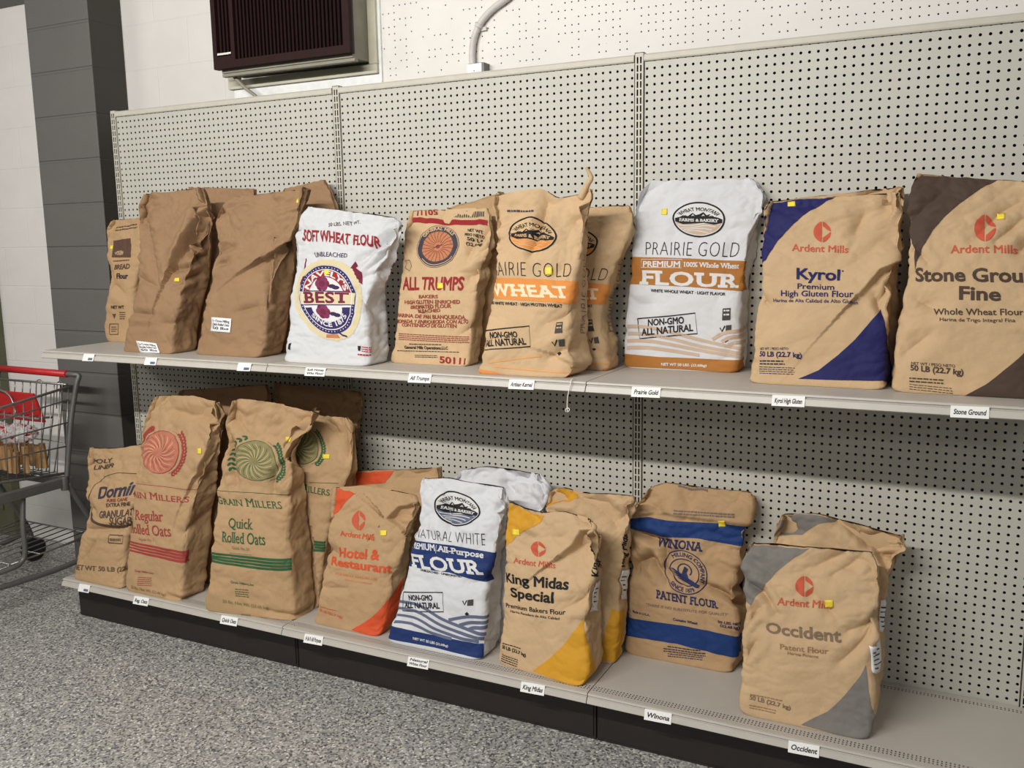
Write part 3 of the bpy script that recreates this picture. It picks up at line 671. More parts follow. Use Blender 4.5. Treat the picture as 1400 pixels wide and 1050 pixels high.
def make_sack(key, name, label, cat, group=None, items=None, tag_lines=()):
    S = SACKS[key]; sk = SK[key]; items = S['items'] if items is None else items
    nr, nc = sk.P.shape[:2]; V = [sk.P.reshape(-1, 3)]; N = [sk.N.reshape(-1, 3)]; F = []; mi = []; mats = [S['paper']]
    for i in range(nr-1):
        for j in range(nc): j2 = (j+1) % nc; F.append((i*nc + j, i*nc + j2, (i+1)*nc + j2, (i+1)*nc + j))
    # closed bottom and folded-shut top
    nb = nr*nc; V.append(sk.P[0].mean(0)[None]); N.append(np.array([[0, 0, -1.]])); F += [(nb, (j+1) % nc, j) for j in range(nc)]
    f, e = list(range(0, sk.NF + 1)), None
    top = (nr-1)*nc; V.append(sk.P[-1].mean(0)[None]); N.append(np.array([[0, 0, 1.]]))
    back = [sk.NF + sk.NS + k for k in range(25)]
    F += [(nb + 1, top + j, top + (j+1) % nc) for j in range(nc)] if False else []
    # bridge front edge to back edge across the thin top
    fr = [top + int(round(k*sk.NF/24)) for k in range(25)]; bk = [top + (sk.NF + sk.NS + 24 - k) % nc for k in range(25)]
    for k in range(24):
        seg = list(range(fr[k], fr[k+1] + 1)); F.append(tuple(seg + [bk[k+1], bk[k]]))
    F.append(tuple([top + sk.NF + k for k in range(0, sk.NS + 1)])); F.append(tuple([top + sk.NF + sk.NS + 24 + k for k in range(sk.NS)] + [top]))
    mi = [0]*len(F); n0 = nb + 2
    for PV, PT, col, lay in sk.pieces(items, 'TPLDG'):
        PV, PT = refine(PV, PT); A, Nn = sk.at(PV[:, 0], PV[:, 1], .0011 + .00012*lay)
        # keep the ink facing outwards
        a, b, c = A[PT[:, 0]], A[PT[:, 1]], A[PT[:, 2]]; fl = (np.cross(b - a, c - a)*Nn[PT[:, 0]]).sum(1) < 0; PT = np.where(fl[:, None], PT[:, ::-1], PT)
        if col not in mats: mats.append(col)
        V.append(A); N.append(Nn); F += [tuple(t) for t in (PT + n0).tolist()]; mi += [mats.index(col)]*len(PT); n0 += len(A)
    V = np.vstack(V); N = np.vstack(N)
    org = np.array([S['rows'][0][2], S['rows'][0][5] + sk.D/2, S['rows'][0][1]])
    me = raw_mesh(name, V - org, F, mi, mats, N); o = link(name, me, None, label, cat, group); o.location = org
    bpy.context.view_layer.update()
    for it in items:
        if it[0] == 'S':
            p0, p1, pu = [np.array(p) for p in it[2]]; quad = [p0, p1, p1 + pu - p0, pu]
            v, f, _ = conform_sheet(sk, quad, .0024, 5, 5); link('price_sticker', raw_mesh('price_sticker', v - org, f, [0]*len(f), [it[1]]), o, label='yellow price sticker')
        elif it[0] == 'B':
            pts = it[2]; quad = [pts[3], pts[2], pts[1], pts[0]]; v, f, q = conform_sheet(sk, quad, .0036, 9, 9); mm = [0]*len(f); mats2 = [it[1], 'ink_grey']
            k0 = len(v); vv = [v]; rnd = random.Random(9)
            lines = list(tag_lines) or [None]*5
            for li, tx in enumerate(lines):
                y0, hh = .82 - li*(.75/len(lines)), .42/len(lines)
                if tx: LV, LT = line_text(tx, .08, .92, y0 - hh, hh*1.2, 'b')
                else:
                    x1 = rnd.uniform(.5, .9); LV, LT = stroke([(.12, y0 - hh/2), (x1, y0 - hh/2)], hh*.5)
                LV, LT = refine(LV, LT, .08); u, w_ = LV[:, 0:1], LV[:, 1:2]; PQ = q[0]*(1-u)*(1-w_) + q[1]*u*(1-w_) + q[2]*u*w_ + q[3]*(1-u)*w_
                A, Nn = sk.at(PQ[:, 0], PQ[:, 1], .0042); vv.append(A); f += [tuple(t) for t in (LT + k0).tolist()]; mm += [1]*len(LT); k0 += len(A)
            link('paper_label', raw_mesh('paper_label', np.vstack(vv) - org, f, mm, mats2), o, label='small white paper label')
    return o, sk, org
SACKS = {}
SACKS['U1'] = dict(skew=0.0, n=9, g=0.1, bulge=0.012, W=0.2036, H=0.538, D=0.1196, paper='kraft', wr=0.9, top=[],
 rows=[[0.0,1.1854,-1.1359,0.187,0.0,-0.1329,0.1196],[0.0355,1.2045,-1.1399,0.2054,-0.0926,-0.1313,0.1231],[0.247,1.3183,-1.1383,0.1873,-0.0708,-0.1201,0.13],[0.3524,1.375,-1.1418,0.1823,-0.0512,-0.1134,0.13],[0.4915,1.4499,-1.1284,0.1651,-0.0523,-0.1038,0.1224],[0.615,1.5163,-1.1176,0.2036,-0.0175,-0.0947,0.0968],[0.8236,1.6285,-1.0994,0.2912,0.0078,-0.0781,0.0416],[0.9471,1.6949,-1.0903,0.3087,0.0222,-0.0675,0.0207],[1.0,1.7234,-1.0882,0.2688,0.026,-0.0629,0.0182]],
 folds=[('V',0.012,0.02,[(-1.0035,0.6132),(-0.7755,0.4915),(-0.9825,0.3497)]),('V',0.01,0.02,[(-0.7755,0.4915),(0.3556,0.4007)])],
 items=[
  ('D','ink_brown',9,[(-0.6153,0.9378),(0.2552,0.9523)]),
  ('D','ink_brown',9,[(-0.5876,0.9134),(0.268,0.9288)]),
  ('P','ink_brown',[(-0.6441,0.8305),(0.1154,0.8425),(0.3369,0.6889),(-0.6562,0.689)]),
  ('P','kraft_ink',[(-0.5336,0.7267),(-0.4074,0.7436),(-0.2014,0.7465),(-0.0675,0.7345),(-0.0819,0.7092),(-0.4493,0.7095)]),
  ('T','BREAD','ink_brown','b','','',[(-0.4676,0.5894),(0.4446,0.6015),(-0.4855,0.6273)]),
  ('T','Flour','ink_black','b','','',[(-0.2524,0.517),(0.4726,0.5226),(-0.2918,0.5577)]),
  ('D','ink_brown',8,[(-0.5636,0.658),(0.3234,0.6674)]),
  ('T','NET WT','ink_black','b','','',[(-0.4766,0.2677),(0.4062,0.2806),(-0.4614,0.2923)]),
  ('L','ink_brown',0.004,[(-0.5355,0.137),(-0.0201,0.1498),(-0.0483,0.0631),(-0.5671,0.0499),(-0.5355,0.137)]),
  ('D','ink_brown',7,[(-0.4347,0.1131),(-0.1076,0.1217)]),
  ('D','ink_brown',7,[(-0.4358,0.0956),(-0.1103,0.1044)]),
  ('D','ink_brown',7,[(-0.444,0.0782),(-0.1168,0.087)]),
  ('P','ink_brown',[(-0.4232,0.2251),(-0.1594,0.2298),(-0.279,0.1875)]),
  ('D','ink_brown',7,[(0.0824,0.2457),(0.4505,0.2512)]),
  ('D','ink_brown',7,[(0.0759,0.2286),(0.4422,0.2344)]),
  ('D','ink_brown',7,[(0.072,0.2115),(0.4344,0.2177)]),
  ('D','ink_brown',7,[(0.0699,0.1945),(0.4271,0.201)]),
  ('S','sticker_yellow',[(-0.7898,0.7582),(-0.6478,0.7579),(-0.7829,0.7894)]),
 ])
SACKS['B1b'] = dict(skew=0.0, n=9, g=0.1, bulge=0.012, W=0.3205, H=0.6474, D=0.1288, paper='brown', wr=0.9, top=[],
 rows=[[0.0,1.1854,-0.5523,0.2757,0.0,-0.205,0.1288],[0.3337,1.4014,-0.5653,0.2732,-0.0748,-0.1728,0.14],[0.6616,1.6137,-0.5589,0.3205,-0.0451,-0.1282,0.0928],[0.89,1.7616,-0.5443,0.3734,-0.0536,-0.0928,0.0305],[1.0,1.8328,-0.5502,0.368,-0.0621,-0.075,0.0196]],
 folds=[],
 items=[
 ])
SACKS['B1'] = dict(skew=0.0, n=9, g=0.1, bulge=0.012, W=0.2947, H=0.6329, D=0.138, paper='brown', wr=1.7, top=[],
 rows=[[0.0,1.1854,-0.69,0.2829,0.0,-0.3946,0.138],[0.1076,1.2535,-0.6837,0.2715,-0.0542,-0.3831,0.1477],[0.2937,1.3713,-0.6665,0.2697,-0.0212,-0.3585,0.15],[0.4265,1.4554,-0.6505,0.2708,-0.02,-0.3381,0.1488],[0.5596,1.5396,-0.6405,0.3065,-0.0151,-0.3162,0.126],[0.7513,1.661,-0.6314,0.3683,-0.0184,-0.2821,0.0681],[0.9175,1.7661,-0.6407,0.3902,-0.0065,-0.2506,0.0274],[1.0,1.8184,-0.6502,0.3371,0.0456,-0.2346,0.021]],
 folds=[('S',0.048,0.012,[(0.2878,0.5355),(0.417,0.6887),(0.605,0.8292),(1.7024,1.0)]),('V',0.016,0.01,[(0.6821,0.9161),(0.5605,0.7144),(1.5315,0.572)]),('V',0.012,0.012,[(0.5779,0.4224),(1.5168,0.4691)]),('V',0.01,0.012,[(0.0338,0.2399),(-1.0094,0.238)]),('V',0.014,0.012,[(0.2972,0.5291),(0.8754,0.5368),(1.6129,0.5715)]),('V',0.012,0.02,[(-0.9209,0.886),(-0.5389,0.6488),(0.0298,0.4196)]),('V',0.01,0.015,[(0.0492,0.4069),(-0.9219,0.4655)]),('V',0.008,0.02,[(0.4896,0.1951),(1.4265,0.1989)]),('V',0.012,0.012,[(0.4774,0.6888),(0.7683,0.6254),(1.6015,0.6626)])],
 items=[
  ('B','label_white',[(-0.3746,0.0715),(0.3793,0.0666),(0.5848,0.0049),(-0.1875,0.0)]),
  ('S','sticker_yellow',[(0.4869,0.4512),(0.6764,0.4519),(0.4499,0.4738)]),
 ])
SACKS['B2b'] = dict(skew=0.0, n=9, g=0.1, bulge=0.012, W=0.2949, H=0.647, D=0.1196, paper='brown', wr=0.9, top=[],
 rows=[[0.0,1.1854,-0.1173,0.3257,0.0,-0.19,0.1196],[0.3412,1.4061,-0.1159,0.3141,-0.0573,-0.1585,0.13],[0.6046,1.5765,-0.1145,0.301,-0.0639,-0.1224,0.1029],[0.8488,1.7346,-0.1093,0.2889,-0.0569,-0.0847,0.0368],[0.9492,1.7995,-0.1207,0.2543,0.0008,-0.0684,0.0206],[1.0,1.8324,-0.1329,0.2096,0.1322,-0.06,0.0182]],
 folds=[],
 items=[
 ])
SACKS['B2'] = dict(skew=0.0, n=9, g=0.1, bulge=0.012, W=0.3413, H=0.6099, D=0.138, paper='brown', wr=1.6, top=[],
 rows=[[0.0,1.1854,-0.3001,0.3307,0.0,-0.3676,0.138],[0.0794,1.2339,-0.2865,0.3413,-0.0575,-0.3596,0.1456],[0.2119,1.3147,-0.2755,0.3342,-0.0452,-0.3444,0.15],[0.3785,1.4162,-0.2658,0.3277,-0.0228,-0.3218,0.15],[0.5587,1.5262,-0.2446,0.3352,-0.0133,-0.2945,0.1268],[0.7085,1.6175,-0.2251,0.3663,0.0001,-0.27,0.0826],[0.8413,1.6986,-0.2187,0.4235,-0.0029,-0.2469,0.0436],[0.9258,1.7501,-0.1996,0.4211,0.0045,-0.2316,0.0266],[1.0,1.7953,-0.164,0.3684,0.0506,-0.2176,0.021]],
 folds=[('S',0.042,0.012,[(0.4994,0.6096),(0.7738,0.6585),(1.2675,0.7253),(1.5296,0.9877)]),('V',0.012,0.015,[(-1.0379,0.6347),(-0.4544,0.6806)]),('V',0.012,0.015,[(-0.8973,0.5686),(-0.5318,0.5894)]),('V',0.01,0.012,[(0.5095,0.6034),(0.7592,0.4922),(1.1137,0.319)]),('V',0.009,0.03,[(-0.9369,0.9047),(-0.4287,0.9538),(0.3147,0.8932)]),('V',0.008,0.012,[(0.0143,0.272),(0.6463,0.3178)])],
 items=[
  ('B','label_white',[(-0.6122,0.2324),(0.0124,0.2336),(0.0386,0.147),(-0.5496,0.1423)]),
  ('S','sticker_yellow',[(0.7859,0.9313),(0.9166,0.9302),(0.7406,0.956)]),
 ])
SACKS['NV'] = dict(skew=0.0, n=9, g=0.1, bulge=0.012, W=0.376, H=0.5271, D=0.138, paper='poly_white', wr=1.4, top=[],
 rows=[[0.0,1.1854,0.2076,0.376,0.0,-0.4227,0.138],[0.1029,1.2397,0.2089,0.3695,-0.0673,-0.4115,0.1471],[0.2647,1.3249,0.2041,0.3476,-0.0077,-0.3888,0.15],[0.4078,1.4004,0.1926,0.3475,-0.0024,-0.3656,0.1497],[0.5383,1.4691,0.197,0.364,-0.0246,-0.3429,0.1308],[0.6909,1.5496,0.2073,0.4205,0.0027,-0.3147,0.0869],[0.8257,1.6206,0.2192,0.4565,-0.0099,-0.2883,0.0466],[0.9212,1.6709,0.2274,0.4554,-0.0572,-0.2689,0.0269],[1.0,1.7125,0.2292,0.4025,-0.1345,-0.2527,0.021]],
 folds=[('S',0.045,0.012,[(1.5505,0.45),(1.4204,0.5247),(1.5505,0.7031),(1.5505,0.7844)]),('V',0.02,0.02,[(1.5223,0.9436),(0.7057,0.8083),(0.4736,0.6857)]),('V',0.012,0.012,[(1.2845,0.8221),(0.7624,0.6335)]),('V',0.01,0.03,[(0.6625,0.4731),(1.2719,0.356)]),('V',0.008,0.015,[(0.7577,0.583),(1.5238,0.6421)])],
 items=[
  ('T','50 LBS. NET WT.','ink_grey','r','','',[(-0.3294,0.8942),(0.2382,0.929),(-0.3522,0.9158)]),
  ('T','SOFT WHEAT FLOUR','ink_dark_red','bi','','',[(-0.811,0.8164),(0.6879,0.777),(-0.8862,0.8812)]),
  ('T','UNBLEACHED','ink_purple','r','','',[(-0.4799,0.7083),(0.2143,0.7002),(-0.4996,0.7364)]),
  ('G','wheat_badge',[],[(0.0148,0.4246),(0.7008,0.4281),(-0.1702,0.646)]),
  ('P','ink_wine',[(0.3561,0.6133),(0.3779,0.6793),(0.4855,0.6462),(0.4695,0.6332),(0.6585,0.6055),(0.7647,0.5301),(0.5916,0.5557),(0.5156,0.5945)]),
  ('P','ink_wine',[(-0.6785,0.543),(-0.6622,0.7005),(-0.6844,0.6963),(-0.7028,0.6453)]),
  ('P','ink_wine',[(-0.7921,0.501),(-0.64,0.5863),(-0.5935,0.5439),(-0.7184,0.5085)]),
  ('P','ink_black',[(0.7757,0.1465),(0.8644,0.1485),(0.8511,0.1168),(0.789,0.1178)]),
  ('D','ink_red',6,[(0.8861,0.1428),(1.1099,0.1383)]),
  ('D','ink_red',6,[(0.8848,0.1305),(1.1085,0.1259)]),
  ('D','ink_red',6,[(0.8843,0.1175),(1.108,0.1128)]),
  ('D','ink_red',9,[(0.7906,0.0925),(1.1098,0.0926)]),
  ('P','ink_black',[(-0.9017,0.1029),(-0.817,0.1121),(-0.818,0.0681),(-0.9031,0.072)]),
  ('T','FLOUR','ink_wine','b','','',[(1.5505,0.525),(1.5505,0.6562),(1.4498,0.5453)]),
  ('S','sticker_yellow',[(-0.1431,0.5861),(-0.0365,0.5869),(-0.1688,0.6166)]),
 ])
SACKS['ATb'] = dict(skew=0.0, n=9, g=0.1, bulge=0.012, W=0.2617, H=0.5603, D=0.0966, paper='kraft', wr=0.9, top=[],
 rows=[[0.0,1.1854,0.647,0.2768,0.0,-0.15,0.0966],[0.4143,1.4175,0.6382,0.2617,-0.0296,-0.1266,0.105],[0.7519,1.6067,0.6385,0.2699,0.0241,-0.0984,0.0506],[0.9319,1.7075,0.6389,0.259,0.1072,-0.0816,0.0182],[1.0,1.7457,0.6359,0.2406,0.2243,-0.075,0.0147]],
 folds=[('V',0.012,0.02,[(-0.5125,1.0),(0.175,1.0)])],
 items=[
 ])
SACKS['AT'] = dict(skew=0.0, n=9, g=0.1, bulge=0.012, W=0.3288, H=0.5276, D=0.092, paper='kraft2', wr=1.3, top=[],
 rows=[[0.0,1.1854,0.564,0.3171,0.0,-0.3074,0.092],[0.1184,1.2479,0.5703,0.3105,-0.0344,-0.2953,0.0991],[0.2629,1.3241,0.5723,0.3083,-0.015,-0.2773,0.1],[0.5411,1.4709,0.5738,0.3307,0.0026,-0.2363,0.0865],[0.6822,1.5453,0.5815,0.3512,0.0057,-0.2133,0.0595],[0.8111,1.6133,0.5834,0.3653,-0.0156,-0.1912,0.0335],[0.8945,1.6573,0.5827,0.3608,-0.0136,-0.1764,0.0207],[1.0,1.713,0.5743,0.327,-0.0037,-0.1574,0.014]],
 folds=[('V',0.012,0.015,[(0.9627,0.8787),(0.6011,0.7579),(0.5816,0.6757)]),('V',0.01,0.02,[(1.2938,0.6455),(0.7432,0.57)]),('V',0.01,0.03,[(-0.645,0.379),(-0.0456,0.2764)]),('V',0.008,0.02,[(1.4197,0.2906),(0.7167,0.2072)])],
 items=[
  ('P','ink_dark_red',[(-0.96,0.9594),(0.0643,0.9402),(0.9211,0.9311),(0.8959,0.8971),(0.0704,0.9047),(-0.9541,0.9249)]),
  ('T','50111','ink_dark_red','b','','',[(-0.25,1.0),(-0.85,1.0),(-0.2364,0.9694)]),
  ('P','ink_grey',[(0.1125,1.0),(0.15,1.0),(0.1221,0.9535),(0.0928,0.9537)]),
  ('P','ink_grey',[(0.175,1.0),(0.2,1.0),(0.1708,0.9533),(0.1416,0.9534)]),
  ('P','ink_grey',[(0.225,1.0),(0.25,1.0),(0.2194,0.953),(0.1903,0.9531)]),
  ('P','ink_grey',[(0.2711,0.9978),(0.3016,0.9976),(0.2678,0.9527),(0.2388,0.9529)]),
  ('P','ink_grey',[(0.3215,0.9962),(0.3519,0.996),(0.3161,0.9524),(0.2872,0.9526)]),
  ('P','ink_grey',[(0.3717,0.9946),(0.4019,0.9944),(0.3643,0.9522),(0.3354,0.9523)]),
  ('P','ink_grey',[(0.4215,0.993),(0.4516,0.9928),(0.4123,0.9519),(0.3835,0.9521)]),
  ('P','ink_grey',[(0.4711,0.9914),(0.5011,0.9912),(0.4602,0.9517),(0.4315,0.9518)]),
  ('P','ink_grey',[(0.5204,0.9898),(0.5503,0.9896),(0.5081,0.9514),(0.4794,0.9516)]),
  ('P','ink_grey',[(0.5696,0.9883),(0.5995,0.9881),(0.5559,0.9511),(0.5272,0.9513)]),
  ('P','ink_grey',[(0.6187,0.9867),(0.6488,0.9865),(0.6037,0.9509),(0.575,0.951)]),
  ('P','ink_grey',[(0.6681,0.9852),(0.6985,0.985),(0.6518,0.9506),(0.6229,0.9508)]),
  ('P','ink_grey',[(0.7181,0.9836),(0.7494,0.9834),(0.7005,0.9504),(0.6712,0.9505)]),
  ('P','ink_grey',[(0.7695,0.9821),(0.8023,0.9819),(0.7505,0.9501),(0.7203,0.9503)]),
  ('P','ink_grey',[(0.8238,0.9806),(0.8595,0.9804),(0.8026,0.9499),(0.771,0.95)]),
  ('P','ink_grey',[(0.8835,0.9791),(0.9253,0.9789),(0.8591,0.9496),(0.8245,0.9498)]),
  ('L','ink_black',0.002,[(0.075,1.0),(0.0642,0.9415)]),
  ('G','wheel',[],[(-0.1422,0.7615),(0.3241,0.7719),(-0.2101,0.9001)]),
  ('T','NET WT','ink_black','b','','',[(0.4421,0.8609),(0.7838,0.8447),(0.4355,0.8782)]),
  ('T','PESO NETO','ink_black','b','','',[(0.4038,0.8315),(0.8161,0.8181),(0.3943,0.8489)]),
  ('T','50 LB','ink_black','b','','',[(0.4828,0.8019),(0.8123,0.791),(0.4729,0.8194)]),
  ('T','(22.6 kg)','ink_black','b','','',[(0.4713,0.7718),(0.846,0.7631),(0.4594,0.7897)]),
  ('T','ALL TRUMPS','ink_dark_red','b','','',[(-0.8414,0.4807),(0.6873,0.4812),(-0.8857,0.5606)]),
  ('T','BAKERS','ink_red_brown','b','','',[(-0.3714,0.4245),(0.1217,0.427),(-0.3788,0.4448)]),
  ('T','HIGH GLUTEN ENRICHED','ink_red_brown','b','','',[(-0.7957,0.3887),(0.6674,0.3963),(-0.8023,0.4107)]),
  ('T','BROMATED FLOUR','ink_red_brown','b','','',[(-0.6393,0.3585),(0.4556,0.3692),(-0.6454,0.3804)]),
  ('T','BLEACHED','ink_red_brown','b','','',[(-0.4455,0.3357),(0.209,0.3426),(-0.4512,0.3547)]),
  ('T','HARINA DE PAN BLANQUEADA,','ink_red_brown','b','','',[(-0.998,0.298),(0.87,0.3001),(-1.0087,0.3215)]),
  ('T','BROMADA Y ENRIQUECIDA CON ALTO','ink_red_brown','b','','',[(-1.0468,0.2575),(0.9537,0.276),(-1.0468,0.2794)]),
  ('T','CONTENIDO DE GLUTEN','ink_red_brown','b','','',[(-0.8058,0.2358),(0.6503,0.2471),(-0.8172,0.2568)]),
  ('D','ink_red_brown',5,[(-0.8952,0.1856),(1.0174,0.1945)]),
  ('D','ink_red_brown',5,[(-0.8851,0.173),(1.0196,0.1833)]),
  ('D','ink_red_brown',5,[(-0.8751,0.1604),(1.0219,0.1721)]),
  ('D','ink_red_brown',5,[(-0.8652,0.148),(1.0243,0.1607)]),
  ('T','General Mills Operations,LLC','ink_black','b','','',[(-0.6435,0.0919),(0.4894,0.1082),(-0.6551,0.1102)]),
  ('D','ink_black',5,[(-0.5188,0.1238),(0.322,0.1358)]),
  ('D','ink_black',4,[(-0.8542,0.075),(0.7568,0.0969)]),
  ('D','ink_black',4,[(-0.3417,0.0555),(0.246,0.0634)]),
  ('D','ink_black',4,[(-0.3357,0.045),(0.251,0.0525)]),
  ('T','50111','ink_dark_red','b','','',[(0.3084,0.0187),(1.0516,0.0156),(0.2897,0.0601)]),
  ('L','ink_grey',0.002,[(-0.8939,0.626),(-0.8882,0.674),(-0.7568,0.6737),(-0.6922,0.6327),(-0.7436,0.6052),(-0.8939,0.626)]),
  ('S','sticker_yellow',[(0.0734,0.4894),(0.2153,0.4897),(0.0511,0.5241)]),
 ])
SACKS['PWb'] = dict(skew=0.0, n=9, g=0.1, bulge=0.012, W=0.3019, H=0.5237, D=0.1196, paper='kraft2', wr=1.5, top=[],
 rows=[[0.0,1.1854,1.0568,0.29,0.0,-0.245,0.1196],[0.162,1.2702,1.0528,0.2714,-0.0071,-0.2318,0.13],[0.2934,1.339,1.0326,0.2654,-0.0102,-0.217,0.13],[0.4029,1.3964,1.0298,0.2721,-0.012,-0.2033,0.13],[0.6748,1.5388,1.0564,0.3137,-0.011,-0.1658,0.0817],[0.7979,1.6033,1.0695,0.3278,-0.0156,-0.1472,0.0481],[0.9542,1.6851,1.0737,0.3421,0.0106,-0.1224,0.0201],[1.0,1.7091,1.0717,0.322,-0.0057,-0.115,0.0182]],
 folds=[],
 items=[
 ])
SACKS['PW'] = dict(skew=0.0, n=9, g=0.1, bulge=0.012, W=0.3238, H=0.5588, D=0.138, paper='kraft2', wr=1.5, top=[(-1,0),(-0.6,0.012),(0,0.018),(0.15,0.005),(0.3,-0.012),(0.6,-0.004),(0.85,0.004),(1,0.012)],
 rows=[[0.0,1.1854,0.9868,0.3308,0.0,-0.4378,0.138],[0.0513,1.2141,0.9977,0.336,-0.0416,-0.4324,0.1433],[0.1542,1.2716,0.993,0.3168,0.0316,-0.4205,0.15],[0.3051,1.3559,0.9925,0.3023,-0.0356,-0.3995,0.15],[0.4217,1.4211,0.9917,0.2965,-0.0137,-0.3816,0.1488],[0.5538,1.4949,0.9963,0.2927,-0.013,-0.3599,0.1267],[0.6776,1.5641,0.9972,0.3074,-0.0133,-0.3384,0.0908],[0.8602,1.6661,0.9947,0.3377,-0.0158,-0.3048,0.0381],[0.9505,1.7166,0.9886,0.3645,0.0028,-0.2875,0.0234],[1.0,1.7443,0.9876,0.3614,-0.0007,-0.2778,0.021]],
 folds=[('V',0.016,0.015,[(0.1271,0.954),(0.0316,0.8343),(-0.0933,0.667)]),('V',0.014,0.02,[(0.4549,0.1069),(0.8029,0.1487),(1.4197,0.1415)]),('S',0.012,0.02,[(0.6856,0.1188),(1.057,0.0926),(1.6393,0.0656)]),('V',0.01,0.02,[(1.2854,0.3858),(0.4192,0.2958)]),('V',0.012,0.015,[(1.6393,0.925),(0.7121,0.8683)]),('V',0.008,0.02,[(-0.9457,0.8607),(-1.033,0.9661)])],
 items=[
  ('D','ink_grey',10,[(-0.6607,0.9054),(-0.1138,0.8917)]),
  ('G','mountain_oval',['kraft_ink','ink_orange'],[(-0.1155,0.7719),(0.4271,0.7602),(-0.1203,0.8611)]),
  ('T','AIRIE GOLD','ink_black','l','PR','',[(-0.8771,0.5505),(0.9527,0.548),(-0.9157,0.6229)]),
  ('P','ink_orange',[(-1.25,0.5365),(0.2123,0.5355),(1.2551,0.5194),(1.3024,0.3986),(0.2931,0.4117),(-0.9462,0.4229)]),
  ('T','WHEAT','ink_cream','s','','',[(-0.9313,0.4415),(0.9603,0.433),(-1.0556,0.5037)]),
  ('T','D WHITE WHEAT · HIGH PROTEIN WHEAT','ink_black','b','HAR','',[(-0.9125,0.3879),(0.8049,0.3837),(-0.9313,0.4043)]),
  ('L','ink_black',0.0035,[(-1.0556,0.2387),(0.1145,0.2768),(0.1493,0.1655),(-0.9805,0.1397),(-1.0556,0.2387)]),
  ('T','NON-GMO','ink_black','b','','',[(-0.8293,0.2051),(-0.1422,0.2154),(-0.8541,0.2343)]),
  ('T','ALL NATURAL','ink_black','b','','',[(-0.9205,0.1616),(0.0591,0.1773),(-0.964,0.1956)]),
  ('P','ink_grey',[(0.6595,0.3087),(0.8186,0.3129),(0.832,0.2429),(0.6638,0.2392)]),
  ('D','kraft_ink',8,[(0.6803,0.2971),(0.7953,0.2997)]),
  ('D','kraft_ink',8,[(0.6847,0.2748),(0.7997,0.2774)]),
  ('P','ink_grey',[(0.7525,0.2024),(0.8909,0.2088),(0.882,0.1685),(0.7409,0.1666)]),
  ('L','ink_black',0.004,[(0.6229,0.1897),(0.6582,0.1691),(0.7241,0.2024)]),
  ('P','ink_black',[(0.6534,0.1333),(0.7176,0.1404),(0.7662,0.1316),(0.6964,0.1208)]),
  ('T','PRAIRIE GOLD','ink_grey','l','','',[(1.6393,0.2156),(1.6393,0.675),(1.4587,0.2234)]),
  ('P','ink_orange',[(-1.25,0.0231),(-0.6484,0.0162),(-0.275,0.0),(-0.275,0.0),(-1.25,0.0)]),
  ('P','ink_orange',[(0.9267,0.0147),(1.6393,0.0),(1.4768,0.0),(0.975,0.0)]),
  ('L','ink_orange_pale',0.006,[(0.3298,0.118),(-0.1315,0.0982),(-0.7741,0.0565)]),
  ('L','ink_orange_pale',0.006,[(1.3119,0.0487),(0.4199,0.0394),(-0.6589,0.0423)]),
  ('S','sticker_yellow',[(0.3141,0.5593),(0.4693,0.5598),(0.2864,0.5992)]),
 ])
